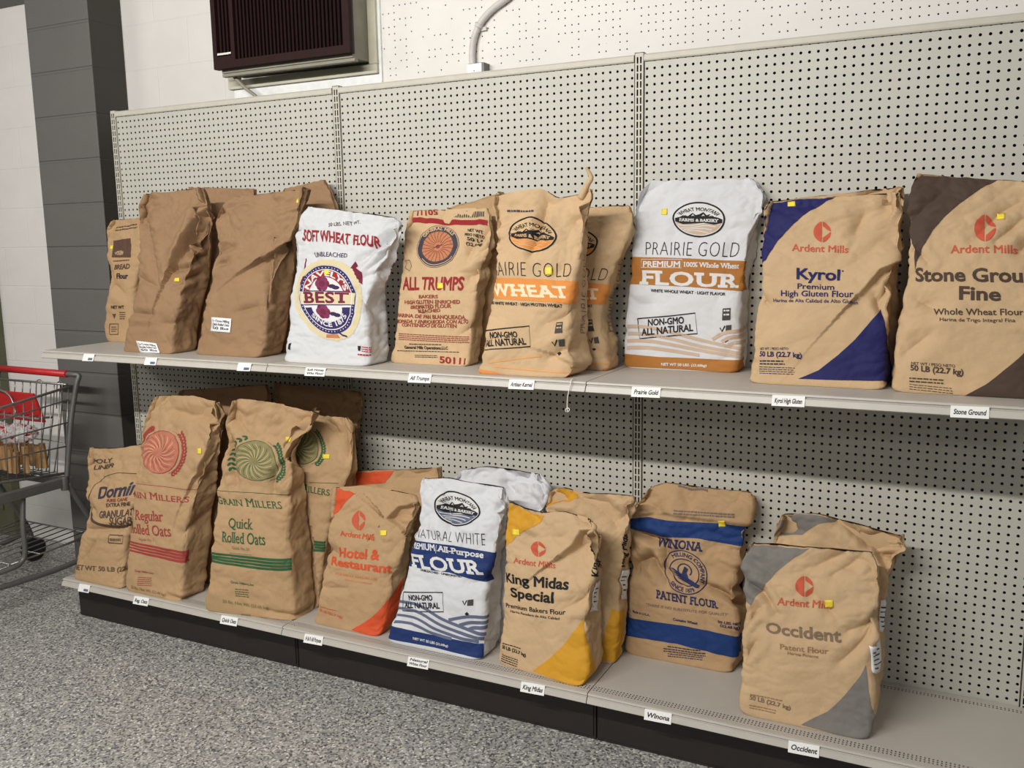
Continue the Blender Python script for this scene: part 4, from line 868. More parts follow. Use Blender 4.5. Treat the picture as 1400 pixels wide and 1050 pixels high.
SACKS['PF'] = dict(skew=0.0, n=9, g=0.1, bulge=0.012, W=0.3832, H=0.598, D=0.138, paper='paper_white', wr=1.1, top=[],
 rows=[[0.0,1.1854,1.403,0.372,0.0,-0.151,0.138],[0.0723,1.2287,1.4061,0.3832,-0.063,-0.1459,0.1449],[0.241,1.3295,1.4051,0.3788,-0.1098,-0.1315,0.15],[0.374,1.4091,1.4033,0.379,-0.0635,-0.1181,0.15],[0.5134,1.4925,1.4096,0.3865,-0.0852,-0.1028,0.1371],[0.6758,1.5896,1.4177,0.4096,-0.0564,-0.0836,0.0931],[0.8376,1.6863,1.4292,0.4361,-0.0429,-0.063,0.0443],[0.9387,1.7468,1.4354,0.4239,-0.0353,-0.0494,0.0248],[1.0,1.7834,1.4362,0.3439,-0.0262,-0.041,0.021]],
 folds=[('S',0.014,0.015,[(0.9683,0.6165),(0.8778,0.7245),(0.9858,0.8249),(1.5401,0.8813)]),('V',0.008,0.02,[(-1.0459,0.9111),(-0.6986,0.9726)]),('V',0.007,0.02,[(-0.963,0.3116),(-0.4516,0.3411)])],
 items=[
  ('G','mountain_oval',['ink_white','ink_tan'],[(0.0753,0.7939),(0.4667,0.7925),(0.028,0.8864)]),
  ('T','PRAIRIE GOLD','ink_black','l','','',[(-0.713,0.5941),(0.8286,0.6147),(-0.7291,0.6637)]),
  ('P','ink_ochre',[(-1.25,0.572),(0.0621,0.5903),(1.048,0.5959),(1.4048,0.4427),(0.0975,0.4438),(-1.25,0.429)]),
  ('L','ink_white',0.0015,[(-0.7715,0.5678),(-0.0615,0.5817),(-0.0608,0.5385),(-0.7686,0.5215),(-0.7715,0.5678)]),
  ('T','PREMIUM','ink_white','b','','',[(-0.7346,0.526),(-0.0734,0.5417),(-0.7425,0.5562)]),
  ('T','100% Whole Wheat','ink_white','sb','','',[(-0.0344,0.5462),(0.8711,0.5593),(-0.0448,0.5692)]),
  ('T','FLOUR','ink_white','s','','',[(-0.7353,0.4379),(0.9217,0.4605),(-0.7633,0.5051)]),
  ('T','WHITE WHOLE WHEAT · LIGHT FLAVOR','ink_black','b','','',[(-0.5257,0.4019),(0.7282,0.4129),(-0.531,0.4167)]),
  ('L','ink_tan',0.0105,[(-1.0082,0.1926),(-0.5604,0.2054),(-0.0506,0.1938),(0.4738,0.1734),(1.371,0.1506)]),
  ('L','ink_tan',0.0105,[(-1.0063,0.1548),(-0.5548,0.1682),(-0.0871,0.1605),(0.4001,0.1426),(1.3678,0.1274)]),
  ('L','ink_tan',0.0105,[(-1.002,0.1189),(-0.5496,0.1342),(-0.0849,0.1313),(0.4014,0.1207),(1.3781,0.1053)]),
  ('L','ink_tan',0.0105,[(-0.9915,0.0858),(-0.5448,0.1011),(-0.1194,0.1008),(0.3318,0.0942)]),
  ('L','ink_tan',0.0105,[(1.4353,0.2578),(0.8133,0.2383),(0.5478,0.1885)]),
  ('L','ink_tan',0.0105,[(1.4363,0.224),(0.9043,0.216),(0.6952,0.1831)]),
  ('L','ink_tan',0.0105,[(1.4192,0.1892),(1.0096,0.1904),(0.8111,0.1711)]),
  ('P','ink_ochre',[(-1.25,0.0597),(-0.3437,0.0616),(0.4102,0.077),(1.4159,0.098),(1.5401,0.0),(0.0595,0.0078),(-1.25,0.0058)]),
  ('T','NET WT 50 LBS. (22.68kg)','ink_white','b','','',[(-0.2969,0.0209),(0.48,0.0312),(-0.2996,0.0341)]),
  ('L','ink_black',0.0035,[(-0.7551,0.2425),(0.2584,0.3121),(0.2967,0.2091),(-0.7045,0.1393),(-0.7551,0.2425)]),
  ('T','NON-GMO','ink_black','b','','',[(-0.5614,0.2124),(0.0756,0.2543),(-0.5657,0.2458)]),
  ('T','ALL NATURAL','ink_black','b','','',[(-0.662,0.1568),(0.2253,0.2211),(-0.6684,0.1912)]),
  ('P','ink_grey',[(0.7098,0.347),(0.8528,0.3519),(0.852,0.2966),(0.7041,0.2906)]),
  ('D','ink_white',8,[(0.7266,0.3369),(0.8295,0.34)]),
  ('D','ink_white',8,[(0.7289,0.3182),(0.8323,0.3216)]),
  ('P','ink_grey',[(0.7705,0.2696),(0.876,0.2756),(0.874,0.2435),(0.7651,0.2366)]),
  ('L','ink_black',0.004,[(0.6721,0.2554),(0.7036,0.2366),(0.755,0.267)]),
  ('P','ink_black',[(0.7109,0.1943),(0.7654,0.2081),(0.8214,0.1962),(0.7638,0.1812)]),
  ('S','sticker_yellow',[(-0.5021,0.8144),(-0.4131,0.815),(-0.5202,0.8479)]),
 ])
SACKS['KYb'] = dict(skew=0.0, n=9, g=0.1, bulge=0.012, W=0.3564, H=0.539, D=0.1012, paper='kraft2', wr=1.2, top=[],
 rows=[[0.0,1.1854,1.8867,0.3267,0.0,-0.14,0.1012],[0.4585,1.4326,1.8758,0.3347,-0.003,-0.111,0.1085],[0.796,1.6144,1.8698,0.3564,0.0316,-0.0805,0.0423],[0.9486,1.6967,1.8656,0.3694,0.0601,-0.0653,0.0175],[1.0,1.7244,1.8664,0.3574,0.0715,-0.06,0.0154]],
 folds=[('V',0.02,0.012,[(0.5884,0.9838),(0.7625,1.0)]),('V',0.02,0.012,[(0.7468,0.9652),(1.2759,0.9859)]),('V',0.02,0.012,[(0.3489,0.9712),(0.5884,0.9838)])],
 items=[
  ('P','ink_dark_brown',[(0.7484,0.9718),(1.0433,1.0),(1.0634,0.9725),(1.3919,0.9336),(0.7853,0.9373)]),
 ])
SACKS['KY'] = dict(skew=0.0, n=9, g=0.1, bulge=0.012, W=0.3729, H=0.5253, D=0.1472, paper='kraft2', wr=1.2, top=[],
 rows=[[0.0,1.1854,1.8483,0.3724,0.0,-0.3314,0.1472],[0.0791,1.227,1.8513,0.3726,-0.0078,-0.3224,0.1557],[0.2232,1.3027,1.8492,0.3695,-0.0739,-0.3042,0.16],[0.3368,1.3623,1.8518,0.369,-0.0317,-0.2877,0.16],[0.5163,1.4566,1.8574,0.3729,0.0153,-0.2592,0.1437],[0.6989,1.5526,1.8575,0.3858,-0.0007,-0.2279,0.0892],[0.841,1.6272,1.8561,0.399,-0.0202,-0.2019,0.0454],[0.9392,1.6788,1.8538,0.4085,-0.0069,-0.1832,0.0262],[1.0,1.7107,1.8559,0.3847,0.029,-0.1714,0.0224]],
 folds=[('S',0.022,0.012,[(0.4944,0.4896),(0.747,0.6111),(1.5922,0.7219),(1.0882,0.9313)]),('V',0.014,0.015,[(0.8484,0.4695),(0.9719,0.5274),(1.5922,0.5625)]),('V',0.01,0.012,[(0.921,0.3885),(0.7171,0.4891)]),('V',0.012,0.02,[(0.4419,0.9214),(0.3598,0.8247)]),('V',0.01,0.015,[(-1.0952,0.4794),(-0.8179,0.4284)]),('V',0.01,0.012,[(0.8625,1.0),(0.7187,0.9574)])],
 items=[
  ('P','ink_navy_blue',[(-1.25,0.9281),(-1.25,1.0),(-0.6125,1.0),(0.0375,1.0),(-0.1938,0.9474),(-0.3984,0.8894),(-0.6067,0.8174),(-0.7851,0.7413),(-0.9389,0.6656),(-1.25,0.6284),(-1.25,0.7272)]),
  ('P','ink_navy_blue',[(-0.2461,0.0375),(0.0375,0.0892),(0.2981,0.175),(0.5427,0.2719),(0.7355,0.3625),(0.8767,0.4193),(0.942,0.3824),(1.0577,0.3038),(1.4739,0.2014),(1.5922,0.0781),(1.5922,0.0031),(1.0228,0.0488),(0.3162,0.0414)]),
  ('G','leaf_disc',[],[(-0.0968,0.8161),(0.0266,0.8162),(-0.1024,0.8644)]),
  ('T','Ardent Mills','ink_orange_red','m','','',[(-0.5093,0.7162),(0.2907,0.7045),(-0.5135,0.7534)]),
  ('T','Kyrol','ink_navy_blue','b','','',[(-0.4329,0.5677),(0.2193,0.5583),(-0.4425,0.6232)]),
  ('L','ink_navy_blue',0.004,[(0.2241,0.6082),(0.2463,0.6081)]),
  ('T','Premium','ink_navy_blue','m','','',[(-0.4008,0.5156),(0.1527,0.5077),(-0.408,0.5439)]),
  ('T','High Gluten Flour','ink_navy_blue','m','','',[(-0.6373,0.4749),(0.4285,0.4697),(-0.6472,0.5057)]),
  ('T','Harina de Alta Calidad de Alto Gluten','ink_navy_blue','r','','',[(-0.7395,0.4413),(0.5077,0.4397),(-0.7469,0.4595)]),
  ('T','NET WT / PESO NETO','ink_navy_blue','r','','',[(-0.9043,0.1658),(-0.4167,0.1806),(-0.9066,0.1767)]),
  ('T','50 LB (22.7 kg)','ink_navy_blue','b','','',[(-0.8985,0.1372),(-0.2104,0.1488),(-0.9031,0.1598)]),
  ('D','ink_navy_blue',6,[(-0.8934,0.1156),(-0.4718,0.1237)]),
  ('D','ink_navy_blue',6,[(-0.8895,0.1021),(-0.47,0.1095)]),
  ('D','ink_navy_blue',3,[(-0.8846,0.0882),(-0.3178,0.0929)]),
  ('D','ink_navy_blue',3,[(-0.8801,0.0777),(-0.3154,0.0821)]),
  ('D','ink_navy_blue',3,[(-0.8751,0.067),(-0.3123,0.0711)]),
  ('D','ink_navy_blue',3,[(-0.8696,0.0561),(-0.3087,0.0601)]),
  ('S','sticker_yellow',[(-0.6018,0.9622),(-0.4877,0.9605),(-0.6377,0.9932)]),
  ('P','ink_faint',[(0.6769,0.982),(0.8259,0.9821),(0.824,0.9563),(0.6755,0.9554)]),
 ])
SACKS['SGb'] = dict(skew=0.0, n=9, g=0.1, bulge=0.012, W=0.3001, H=0.5413, D=0.1104, paper='kraft2', wr=0.9, top=[],
 rows=[[0.0,1.1854,2.2281,0.2832,0.0,-0.16,0.1104],[0.3851,1.3938,2.2229,0.2926,-0.0167,-0.131,0.12],[0.7663,1.6002,2.2151,0.3017,-0.0172,-0.0947,0.0498],[0.9386,1.6934,2.2126,0.3064,-0.0127,-0.0766,0.0196],[1.0,1.7267,2.2109,0.3001,-0.0249,-0.07,0.0168]],
 folds=[],
 items=[
  ('P','ink_dark_brown',[(-1.25,1.0),(-1.25,1.0),(-0.025,1.0),(-0.6331,0.8714),(-1.25,0.8063)]),
 ])
SACKS['SG'] = dict(skew=0.0, n=9, g=0.1, bulge=0.012, W=0.3665, H=0.5602, D=0.1472, paper='kraft2', wr=1.15, top=[],
 rows=[[0.0,1.1854,2.2263,0.3555,0.0,-0.3494,0.1472],[0.0833,1.2321,2.2357,0.3806,0.0009,-0.3415,0.1553],[0.2648,1.3337,2.237,0.3793,0.0222,-0.3195,0.16],[0.3806,1.3986,2.2405,0.3746,0.0046,-0.3031,0.16],[0.5645,1.5017,2.2429,0.3665,-0.0205,-0.2747,0.1324],[0.7029,1.5792,2.2421,0.3661,-0.0241,-0.2517,0.0879],[0.8369,1.6542,2.2398,0.3665,-0.0432,-0.2285,0.0462],[0.9341,1.7087,2.2405,0.3627,-0.0915,-0.2112,0.0267],[1.0,1.7456,2.2299,0.3317,-0.1155,-0.1994,0.0224]],
 folds=[('V',0.012,0.02,[(-0.0401,0.7354),(0.253,0.8472),(0.4669,0.9013)]),('V',0.012,0.015,[(0.1965,0.7118),(0.5536,0.8236)]),('V',0.01,0.015,[(0.498,0.6647),(0.7226,0.7621)]),('V',0.009,0.02,[(-0.78,0.4403),(-0.4778,0.3949)]),('V',0.008,0.02,[(-0.8335,0.1979),(-0.566,0.275)]),('V',0.009,0.012,[(-0.6837,0.6101),(-0.8542,0.6713)])],
 items=[
  ('P','ink_dark_brown',[(-1.25,0.9831),(-1.25,1.0),(-0.6875,1.0),(-0.225,1.0),(0.2625,1.0),(-0.0274,0.9501),(-0.2375,0.8918),(-0.4597,0.8252),(-0.6299,0.7581),(-0.7698,0.6716),(-0.8416,0.6091),(-0.8681,0.5718),(-0.9031,0.6711),(-1.25,0.7938),(-1.25,0.8863)]),
  ('P','ink_dark_brown',[(0.0,0.0),(0.2167,0.0572),(0.3946,0.1262),(0.5575,0.1799),(0.7317,0.2436),(0.9035,0.303),(1.0361,0.2308),(1.1204,0.0169),(0.7625,0.0)]),
  ('G','leaf_disc',[],[(0.0526,0.7698),(0.1933,0.7702),(0.0483,0.8274)]),
  ('T','Ardent Mills','ink_orange_red','m','','',[(-0.38,0.6524),(0.4732,0.6526),(-0.3849,0.6891)]),
  ('T','Stone Grou','ink_dark_brown','b','','nd',[(-0.8489,0.521),(0.5646,0.5265),(-0.8704,0.5792)]),
  ('T','Fine','ink_dark_brown','b','','',[(-0.2396,0.4407),(0.2975,0.4391),(-0.256,0.498)]),
  ('T','Whole Wheat Flour','ink_dark_brown','m','','',[(-0.5302,0.3706),(0.5833,0.3727),(-0.5409,0.3992)]),
  ('T','Harina de Trigo Integral Fina','ink_dark_brown','r','','',[(-0.4405,0.3414),(0.4932,0.3407),(-0.4467,0.3569)]),
  ('T','NET WT / PESO NETO','ink_dark_brown','r','','',[(-0.7507,0.1367),(-0.192,0.13),(-0.7531,0.1497)]),
  ('T','50 LB (22.7 kg)','ink_dark_brown','b','','',[(-0.7558,0.1083),(-0.0778,0.0962),(-0.7612,0.134)]),
  ('D','ink_dark_brown',6,[(-0.7578,0.0703),(-0.317,0.0685)]),
  ('D','ink_dark_brown',6,[(-0.7548,0.0554),(-0.3095,0.0537)]),
  ('D','ink_dark_brown',3,[(-0.7525,0.0417),(-0.1774,0.0313)]),
  ('D','ink_dark_brown',3,[(-0.7507,0.0305),(-0.1698,0.0203)]),
  ('D','ink_dark_brown',3,[(-0.7489,0.0193),(-0.1622,0.0092)]),
  ('S','sticker_yellow',[(0.2009,0.812),(0.3007,0.8124),(0.1969,0.8443)]),
 ])
SACKS['DO'] = dict(skew=0.0, n=9, g=0.1, bulge=0.012, W=0.3028, H=0.5605, D=0.1288, paper='kraft', wr=1.4, top=[(-1,0.006),(-0.5,-0.006),(0,-0.004),(1,0.008)],
 rows=[[0.0,0.1981,-1.0133,0.3028,0.0,-0.462,0.1288],[0.1103,0.2599,-1.0132,0.2992,-0.0522,-0.4492,0.1392],[0.2543,0.3407,-1.0022,0.2881,-0.0712,-0.4316,0.14],[0.3881,0.4157,-0.9948,0.2654,-0.0498,-0.4128,0.1399],[0.5226,0.491,-0.9869,0.2662,-0.0066,-0.3927,0.1236],[0.6359,0.5545,-0.9899,0.3077,0.0115,-0.3751,0.0958],[0.769,0.6292,-0.9862,0.342,0.0955,-0.3534,0.0585],[0.9098,0.7081,-0.9906,0.373,0.1155,-0.3289,0.0271],[1.0,0.7586,-0.9999,0.3556,0.1341,-0.312,0.0196]],
 folds=[('V',0.014,0.015,[(-1.0085,0.3669),(0.1421,0.4176),(1.0644,0.4522)]),('V',0.01,0.02,[(-0.874,0.5398),(-0.5601,0.5159)]),('V',0.008,0.015,[(-0.1905,0.3336),(-0.6161,0.1483)])],
 items=[
  ('T','POLY','ink_domino','bi','','',[(-0.8327,0.8929),(-0.1355,0.9034),(-0.8536,0.9216)]),
  ('T','LINER','ink_domino','bi','','',[(-0.7972,0.8436),(-0.0274,0.8625),(-0.805,0.8752)]),
  ('L','ink_domino',0.0025,[(-0.7406,0.6488),(-0.6393,0.7303),(-0.3231,0.7966),(0.1523,0.8216),(0.7113,0.8114),(1.4854,0.766)]),
  ('L','ink_domino',0.011,[(-0.89,0.5034),(-0.614,0.4594),(-0.1083,0.4434),(0.5067,0.4495),(1.1284,0.4645)]),
  ('L','ink_domino',0.005,[(-0.7406,0.6488),(-0.9435,0.5718),(-0.89,0.5034)]),
  ('T','Domin','ink_domino_blue','bi','','o',[(-0.4589,0.6219),(0.9607,0.6853),(-0.5191,0.7051)]),
  ('T','PURE CANE','ink_red_brown','b','','',[(-0.0024,0.6096),(0.7334,0.6379),(-0.0181,0.6295)]),
  ('T','EXTRA FINE','ink_domino','b','','',[(-0.0283,0.5735),(0.872,0.6069),(-0.0434,0.5984)]),
  ('T','GRANULAT','ink_domino','b','','ED',[(-0.2611,0.4874),(1.1082,0.5381),(-0.3098,0.5347)]),
  ('T','SUGAR','ink_domino','b','','',[(0.2758,0.4596),(1.1311,0.4805),(0.2189,0.5055)]),
  ('L','ink_domino',0.004,[(0.3433,0.3314),(0.378,0.3868),(0.8943,0.3977),(0.8622,0.3406),(0.3433,0.3314)]),
  ('D','ink_faint2',18,[(0.4224,0.3564),(0.7918,0.3651)]),
  ('T','NET WT 50 LB (22','ink_domino_grey','b','','.7 kg)',[(-1.0085,0.0619),(1.1095,0.1472),(-1.0242,0.095)]),
 ])
SACKS['ROb'] = dict(skew=0.0, n=9, g=0.1, bulge=0.012, W=0.4708, H=0.8165, D=0.1288, paper='brown', wr=0.9, top=[],
 rows=[[0.0,0.1981,-0.6112,0.3839,0.0,-0.26,0.1288],[0.2479,0.4005,-0.6084,0.3944,-0.0473,-0.2348,0.14],[0.5674,0.6613,-0.5925,0.4369,0.0077,-0.1981,0.1118],[0.8441,0.8873,-0.5597,0.5171,0.1055,-0.1623,0.0388],[0.9574,0.9798,-0.5513,0.5322,0.0992,-0.1463,0.0213],[1.0,1.0146,-0.5508,0.5048,0.1042,-0.14,0.0196]],
 folds=[],
 items=[
 ])
SACKS['RO'] = dict(skew=0.0, n=9, g=0.1, bulge=0.012, W=0.3555, H=0.7947, D=0.138, paper='kraft', wr=1.35, top=[(-1,0),(-0.3,0.012),(0.2,0.016),(0.7,0.006),(1,0)],
 rows=[[0.0,0.1981,-0.6886,0.3235,0.0,-0.462,0.138],[0.134,0.3046,-0.6885,0.3196,-0.1722,-0.4435,0.15],[0.28,0.4206,-0.682,0.3274,-0.0562,-0.4251,0.15],[0.406,0.5208,-0.6708,0.3267,0.0001,-0.4076,0.148],[0.536,0.6241,-0.6538,0.3555,-0.0035,-0.3886,0.1262],[0.7204,0.7706,-0.62,0.4107,0.0175,-0.3601,0.0746],[0.8283,0.8563,-0.6019,0.4424,0.0554,-0.3424,0.045],[0.9397,0.9449,-0.5844,0.4126,0.0145,-0.323,0.0245],[1.0,0.9928,-0.5823,0.361,-0.0064,-0.312,0.021]],
 folds=[('S',0.03,0.012,[(0.7702,0.6382),(0.8494,0.7422),(0.8087,0.8294),(1.5823,0.9844)]),('V',0.012,0.015,[(0.747,0.6496),(1.0338,0.6042)]),('V',0.012,0.02,[(-0.3476,0.938),(0.2453,0.9104),(1.4623,0.9651)]),('V',0.01,0.02,[(1.4588,0.6237),(0.887,0.5322)]),('V',0.008,0.015,[(-0.7411,0.9673),(-0.45,1.0)]),('V',0.012,0.012,[(0.5583,0.0257),(1.5823,0.0031)]),('V',0.01,0.02,[(1.5823,0.4),(0.8669,0.3428)])],
 items=[
  ('G','oat_wreath',['ink_oat_red','ink_oat_pink'],[(-0.2903,0.7306),(0.3203,0.7353),(-0.3962,0.8549)]),
  ('L','ink_oat_red',0.0018,[(-0.9442,0.5549),(0.0744,0.564),(1.0091,0.5613)]),
  ('T','AIN MILLERS','ink_oat_red','sc','GR','',[(-0.9594,0.4857),(0.8464,0.4988),(-1.0364,0.52)]),
  ('T','Regular','ink_oat_red','sr','','',[(-0.7801,0.3725),(0.2223,0.3915),(-0.8488,0.4212)]),
  ('T','olled Oats','ink_oat_red','sr','R','',[(-0.7986,0.2945),(0.5508,0.3252),(-0.8837,0.3451)]),
  ('T','Regular No. 1','ink_oat_pink','r','','',[(-0.5479,0.2658),(-0.0071,0.2814),(-0.5569,0.2787)]),
  ('L','ink_oat_red',0.0088,[(-1.0109,0.2351),(0.1667,0.257),(1.1649,0.2593)]),
  ('L','ink_oat_red',0.0088,[(-0.9699,0.2185),(0.1742,0.2426),(1.1722,0.2468)]),
  ('L','ink_oat_red',0.0088,[(-0.9426,0.201),(0.181,0.2283),(1.1791,0.2344)]),
  ('L','ink_oat_red',0.0088,[(-0.9232,0.1838),(0.1872,0.2139),(1.1858,0.2222)]),
  ('T','Grain Millers,Inc','ink_oat_red','r','','',[(-0.5961,0.0936),(0.0571,0.1167),(-0.5985,0.1032)]),
  ('D','ink_oat_red',4,[(-0.4791,0.0735),(-0.004,0.0935)]),
  ('D','ink_oat_red',4,[(-0.4776,0.065),(-0.0024,0.0839)]),
  ('D','ink_oat_red',4,[(-0.4762,0.0566),(-0.001,0.0743)]),
  ('D','ink_oat_red',4,[(-0.4748,0.0481),(0.0003,0.0647)]),
  ('D','ink_oat_red',4,[(-0.4735,0.0396),(0.0015,0.055)]),
  ('T','50 lbs. Net Wt. (22.68 kg)','ink_faint_brown','r','','',[(-0.7325,0.0165),(0.4946,0.0229),(-0.736,0.0295)]),
  ('S','sticker_yellow',[(0.6831,0.7382),(0.7777,0.7393),(0.6355,0.764)]),
 ])
SACKS['QBb'] = dict(skew=0.0, n=9, g=0.1, bulge=0.012, W=0.4019, H=0.8343, D=0.0874, paper='brown', wr=0.9, top=[],
 rows=[[0.0,0.1981,-0.1295,0.2999,0.0,-0.16,0.0874],[0.2907,0.4407,-0.1289,0.3131,-0.0493,-0.1386,0.095],[0.5993,0.6981,-0.1189,0.3711,0.0441,-0.1152,0.0684],[0.8313,0.8917,-0.1066,0.4326,0.0289,-0.0956,0.0274],[0.9418,0.9838,-0.103,0.4536,0.0382,-0.0855,0.0152],[1.0,1.0324,-0.1049,0.4348,-0.0328,-0.08,0.0133]],
 folds=[('V',0.012,0.02,[(0.0375,1.0),(0.4894,0.9693)]),('V',0.012,0.02,[(1.3262,0.9719),(0.7259,0.8848)])],
 items=[
 ])
SACKS['QOb'] = dict(skew=0.0, n=9, g=0.1, bulge=0.012, W=0.2775, H=0.7445, D=0.1012, paper='kraft', wr=1.2, top=[],
 rows=[[0.0,0.1981,-0.1032,0.2311,0.0,-0.288,0.1012],[0.2587,0.3907,-0.0868,0.2449,-0.117,-0.2655,0.11],[0.518,0.5838,-0.0599,0.2775,0.0319,-0.238,0.0983],[0.722,0.7356,-0.0152,0.3417,0.0644,-0.2145,0.0569],[0.8535,0.8335,-0.0085,0.3378,0.0436,-0.1978,0.0296],[0.9478,0.9038,-0.0036,0.298,0.0265,-0.1851,0.0174],[1.0,0.9426,0.0092,0.2167,-0.0099,-0.178,0.0154]],
 folds=[('V',0.014,0.015,[(0.7642,0.9984),(0.8595,0.802)]),('V',0.012,0.02,[(-0.0316,0.989),(0.5398,0.9161)])],
 items=[
  ('T','ERS','ink_oat_green','sc','GRAIN MILL','',[(0.307,0.6003),(0.7039,0.5928),(0.2181,0.6392)]),
  ('L','ink_oat_green',0.0088,[(0.5085,0.3595),(1.0212,0.3638)]),
  ('L','ink_oat_green',0.0088,[(0.5217,0.346),(1.0317,0.3504)]),
  ('L','ink_oat_green',0.0088,[(0.5346,0.3324),(1.0428,0.3369)]),
  ('L','ink_oat_green',0.0088,[(0.5473,0.3188),(1.0548,0.3231)]),
  ('L','ink_oat_green',0.0018,[(-0.066,0.6578),(0.7617,0.6583)]),
  ('G','oat_wreath',['ink_oat_green','ink_oat_green_pale'],[(-0.4398,0.8432),(0.1411,0.8423),(-0.594,0.9506)]),
  ('S','sticker_yellow',[(0.186,0.7823),(0.3637,0.7835),(0.1713,0.8053)]),
 ])
SACKS['QO'] = dict(skew=0.1628, n=9, g=0.1, bulge=0.012, W=0.3529, H=0.7938, D=0.1334, paper='kraft', wr=1.5, top=[(-1,-0.004),(-0.8,0.006),(0,0.014),(0.5,0.006),(1,0)],
 rows=[[0.0,0.1981,-0.1967,0.393,0.0,-0.4534,0.1334],[0.0412,0.2308,-0.1878,0.3899,-0.1623,-0.4474,0.1393],[0.2191,0.3721,-0.1909,0.3659,-0.1558,-0.427,0.145],[0.3868,0.5052,-0.1996,0.34,-0.0688,-0.4033,0.1447],[0.5704,0.6509,-0.1973,0.3358,0.0177,-0.3757,0.1151],[0.6718,0.7314,-0.1898,0.3147,0.0229,-0.3597,0.0869],[0.7625,0.8034,-0.188,0.2822,-0.0064,-0.3447,0.0604],[0.8375,0.8629,-0.1761,0.315,-0.0014,-0.3321,0.0412],[0.9211,0.9293,-0.1533,0.3908,-0.0037,-0.3176,0.0258],[1.0,0.9919,-0.1281,0.3881,-0.1145,-0.3034,0.0203]],
 folds=[('S',0.035,0.012,[(1.567,0.7),(0.8808,0.7605),(0.8991,0.8443),(1.567,1.0)]),('V',0.016,0.02,[(-0.9784,0.8741),(-0.7329,0.7445),(-0.4567,0.6188)]),('V',0.014,0.015,[(0.8921,0.7484),(0.5071,0.6859),(0.5443,0.6034)]),('V',0.012,0.02,[(-1.0633,0.9858),(-0.2781,0.8335)]),('V',0.009,0.02,[(0.6225,0.5691),(1.567,0.5906)]),('V',0.01,0.012,[(0.4361,0.0529),(1.567,0.0531)])],
 items=[
  ('G','oat_wreath',['ink_oat_green','ink_oat_green_pale'],[(0.0339,0.7392),(0.7694,0.7406),(-0.1006,0.8449)]),
  ('L','ink_oat_green',0.0018,[(-1.0493,0.5887),(0.0482,0.5904),(1.0245,0.5847)]),
  ('T','GRAIN MILLERS','ink_oat_green','sc','','',[(-0.9601,0.5227),(0.8406,0.524),(-1.0493,0.5606)]),
  ('T','Quick','ink_oat_green','sr','','',[(-0.505,0.4109),(0.1182,0.4197),(-0.5229,0.4587)]),
  ('T','Rolled Oats','ink_oat_green','sr','','',[(-0.6631,0.3324),(0.4676,0.3584),(-0.6858,0.3838)]),
  ('T','Quick No. 21','ink_oat_green_pale','r','','',[(-0.3884,0.3069),(0.0705,0.3198),(-0.3905,0.3195)]),
  ('D','ink_oat_green_pale',7,[(-0.4488,0.2836),(0.111,0.3004)]),
  ('L','ink_oat_green',0.0088,[(-1.0493,0.2513),(0.0184,0.2858),(1.0762,0.3088)]),
  ('L','ink_oat_green',0.0088,[(-1.0493,0.2356),(0.0169,0.2709),(1.0699,0.2963)]),
  ('L','ink_oat_green',0.0088,[(-1.0424,0.225),(0.0154,0.256),(1.0638,0.2838)]),
  ('L','ink_oat_green',0.0088,[(-1.0165,0.2121),(0.014,0.241),(1.0581,0.2711)]),
  ('T','Grain Millers,Inc','ink_oat_green','r','','',[(-0.4144,0.1356),(0.1387,0.1556),(-0.4129,0.1469)]),
  ('D','ink_oat_green',5,[(-0.3001,0.1135),(0.0162,0.1288)]),
  ('D','ink_oat_green',5,[(-0.3,0.1024),(0.0137,0.1177)]),
  ('D','ink_oat_green',5,[(-0.2987,0.0914),(0.0121,0.1067)]),
  ('D','ink_oat_green',5,[(-0.296,0.0805),(0.0116,0.0956)]),
  ('T','50 lbs. Net Wt. (22.68 kg)','ink_faint_green','r','','',[(-0.5454,0.0334),(0.4535,0.0616),(-0.5598,0.0472)]),
  ('D','ink_faint_green',8,[(-0.1092,0.005),(0.1258,0.0082)]),
  ('S','sticker_yellow',[(0.6591,0.8342),(0.8395,0.8355),(0.5784,0.8576)]),
 ])
SACKS['HRb'] = dict(skew=0.0, n=9, g=0.1, bulge=0.012, W=0.3839, H=0.5423, D=0.1104, paper='kraft', wr=0.9, top=[],
 rows=[[0.0,0.1981,0.2221,0.3142,0.0,-0.235,0.1104],[0.3568,0.3916,0.2309,0.3241,-0.0091,-0.1997,0.12],[0.694,0.5745,0.2603,0.3839,0.0788,-0.1582,0.0685],[0.8967,0.6843,0.2859,0.4375,0.1292,-0.1307,0.0254],[1.0,0.7404,0.2825,0.4276,0.1339,-0.115,0.0168]],
 folds=[('V',0.012,0.02,[(0.0181,0.9542),(0.7139,0.9786)])],
 items=[
  ('P','ink_orange_strong',[(-1.25,0.9919),(-0.0301,0.9969),(-0.1766,0.9171),(-1.25,0.8977)]),
 ])
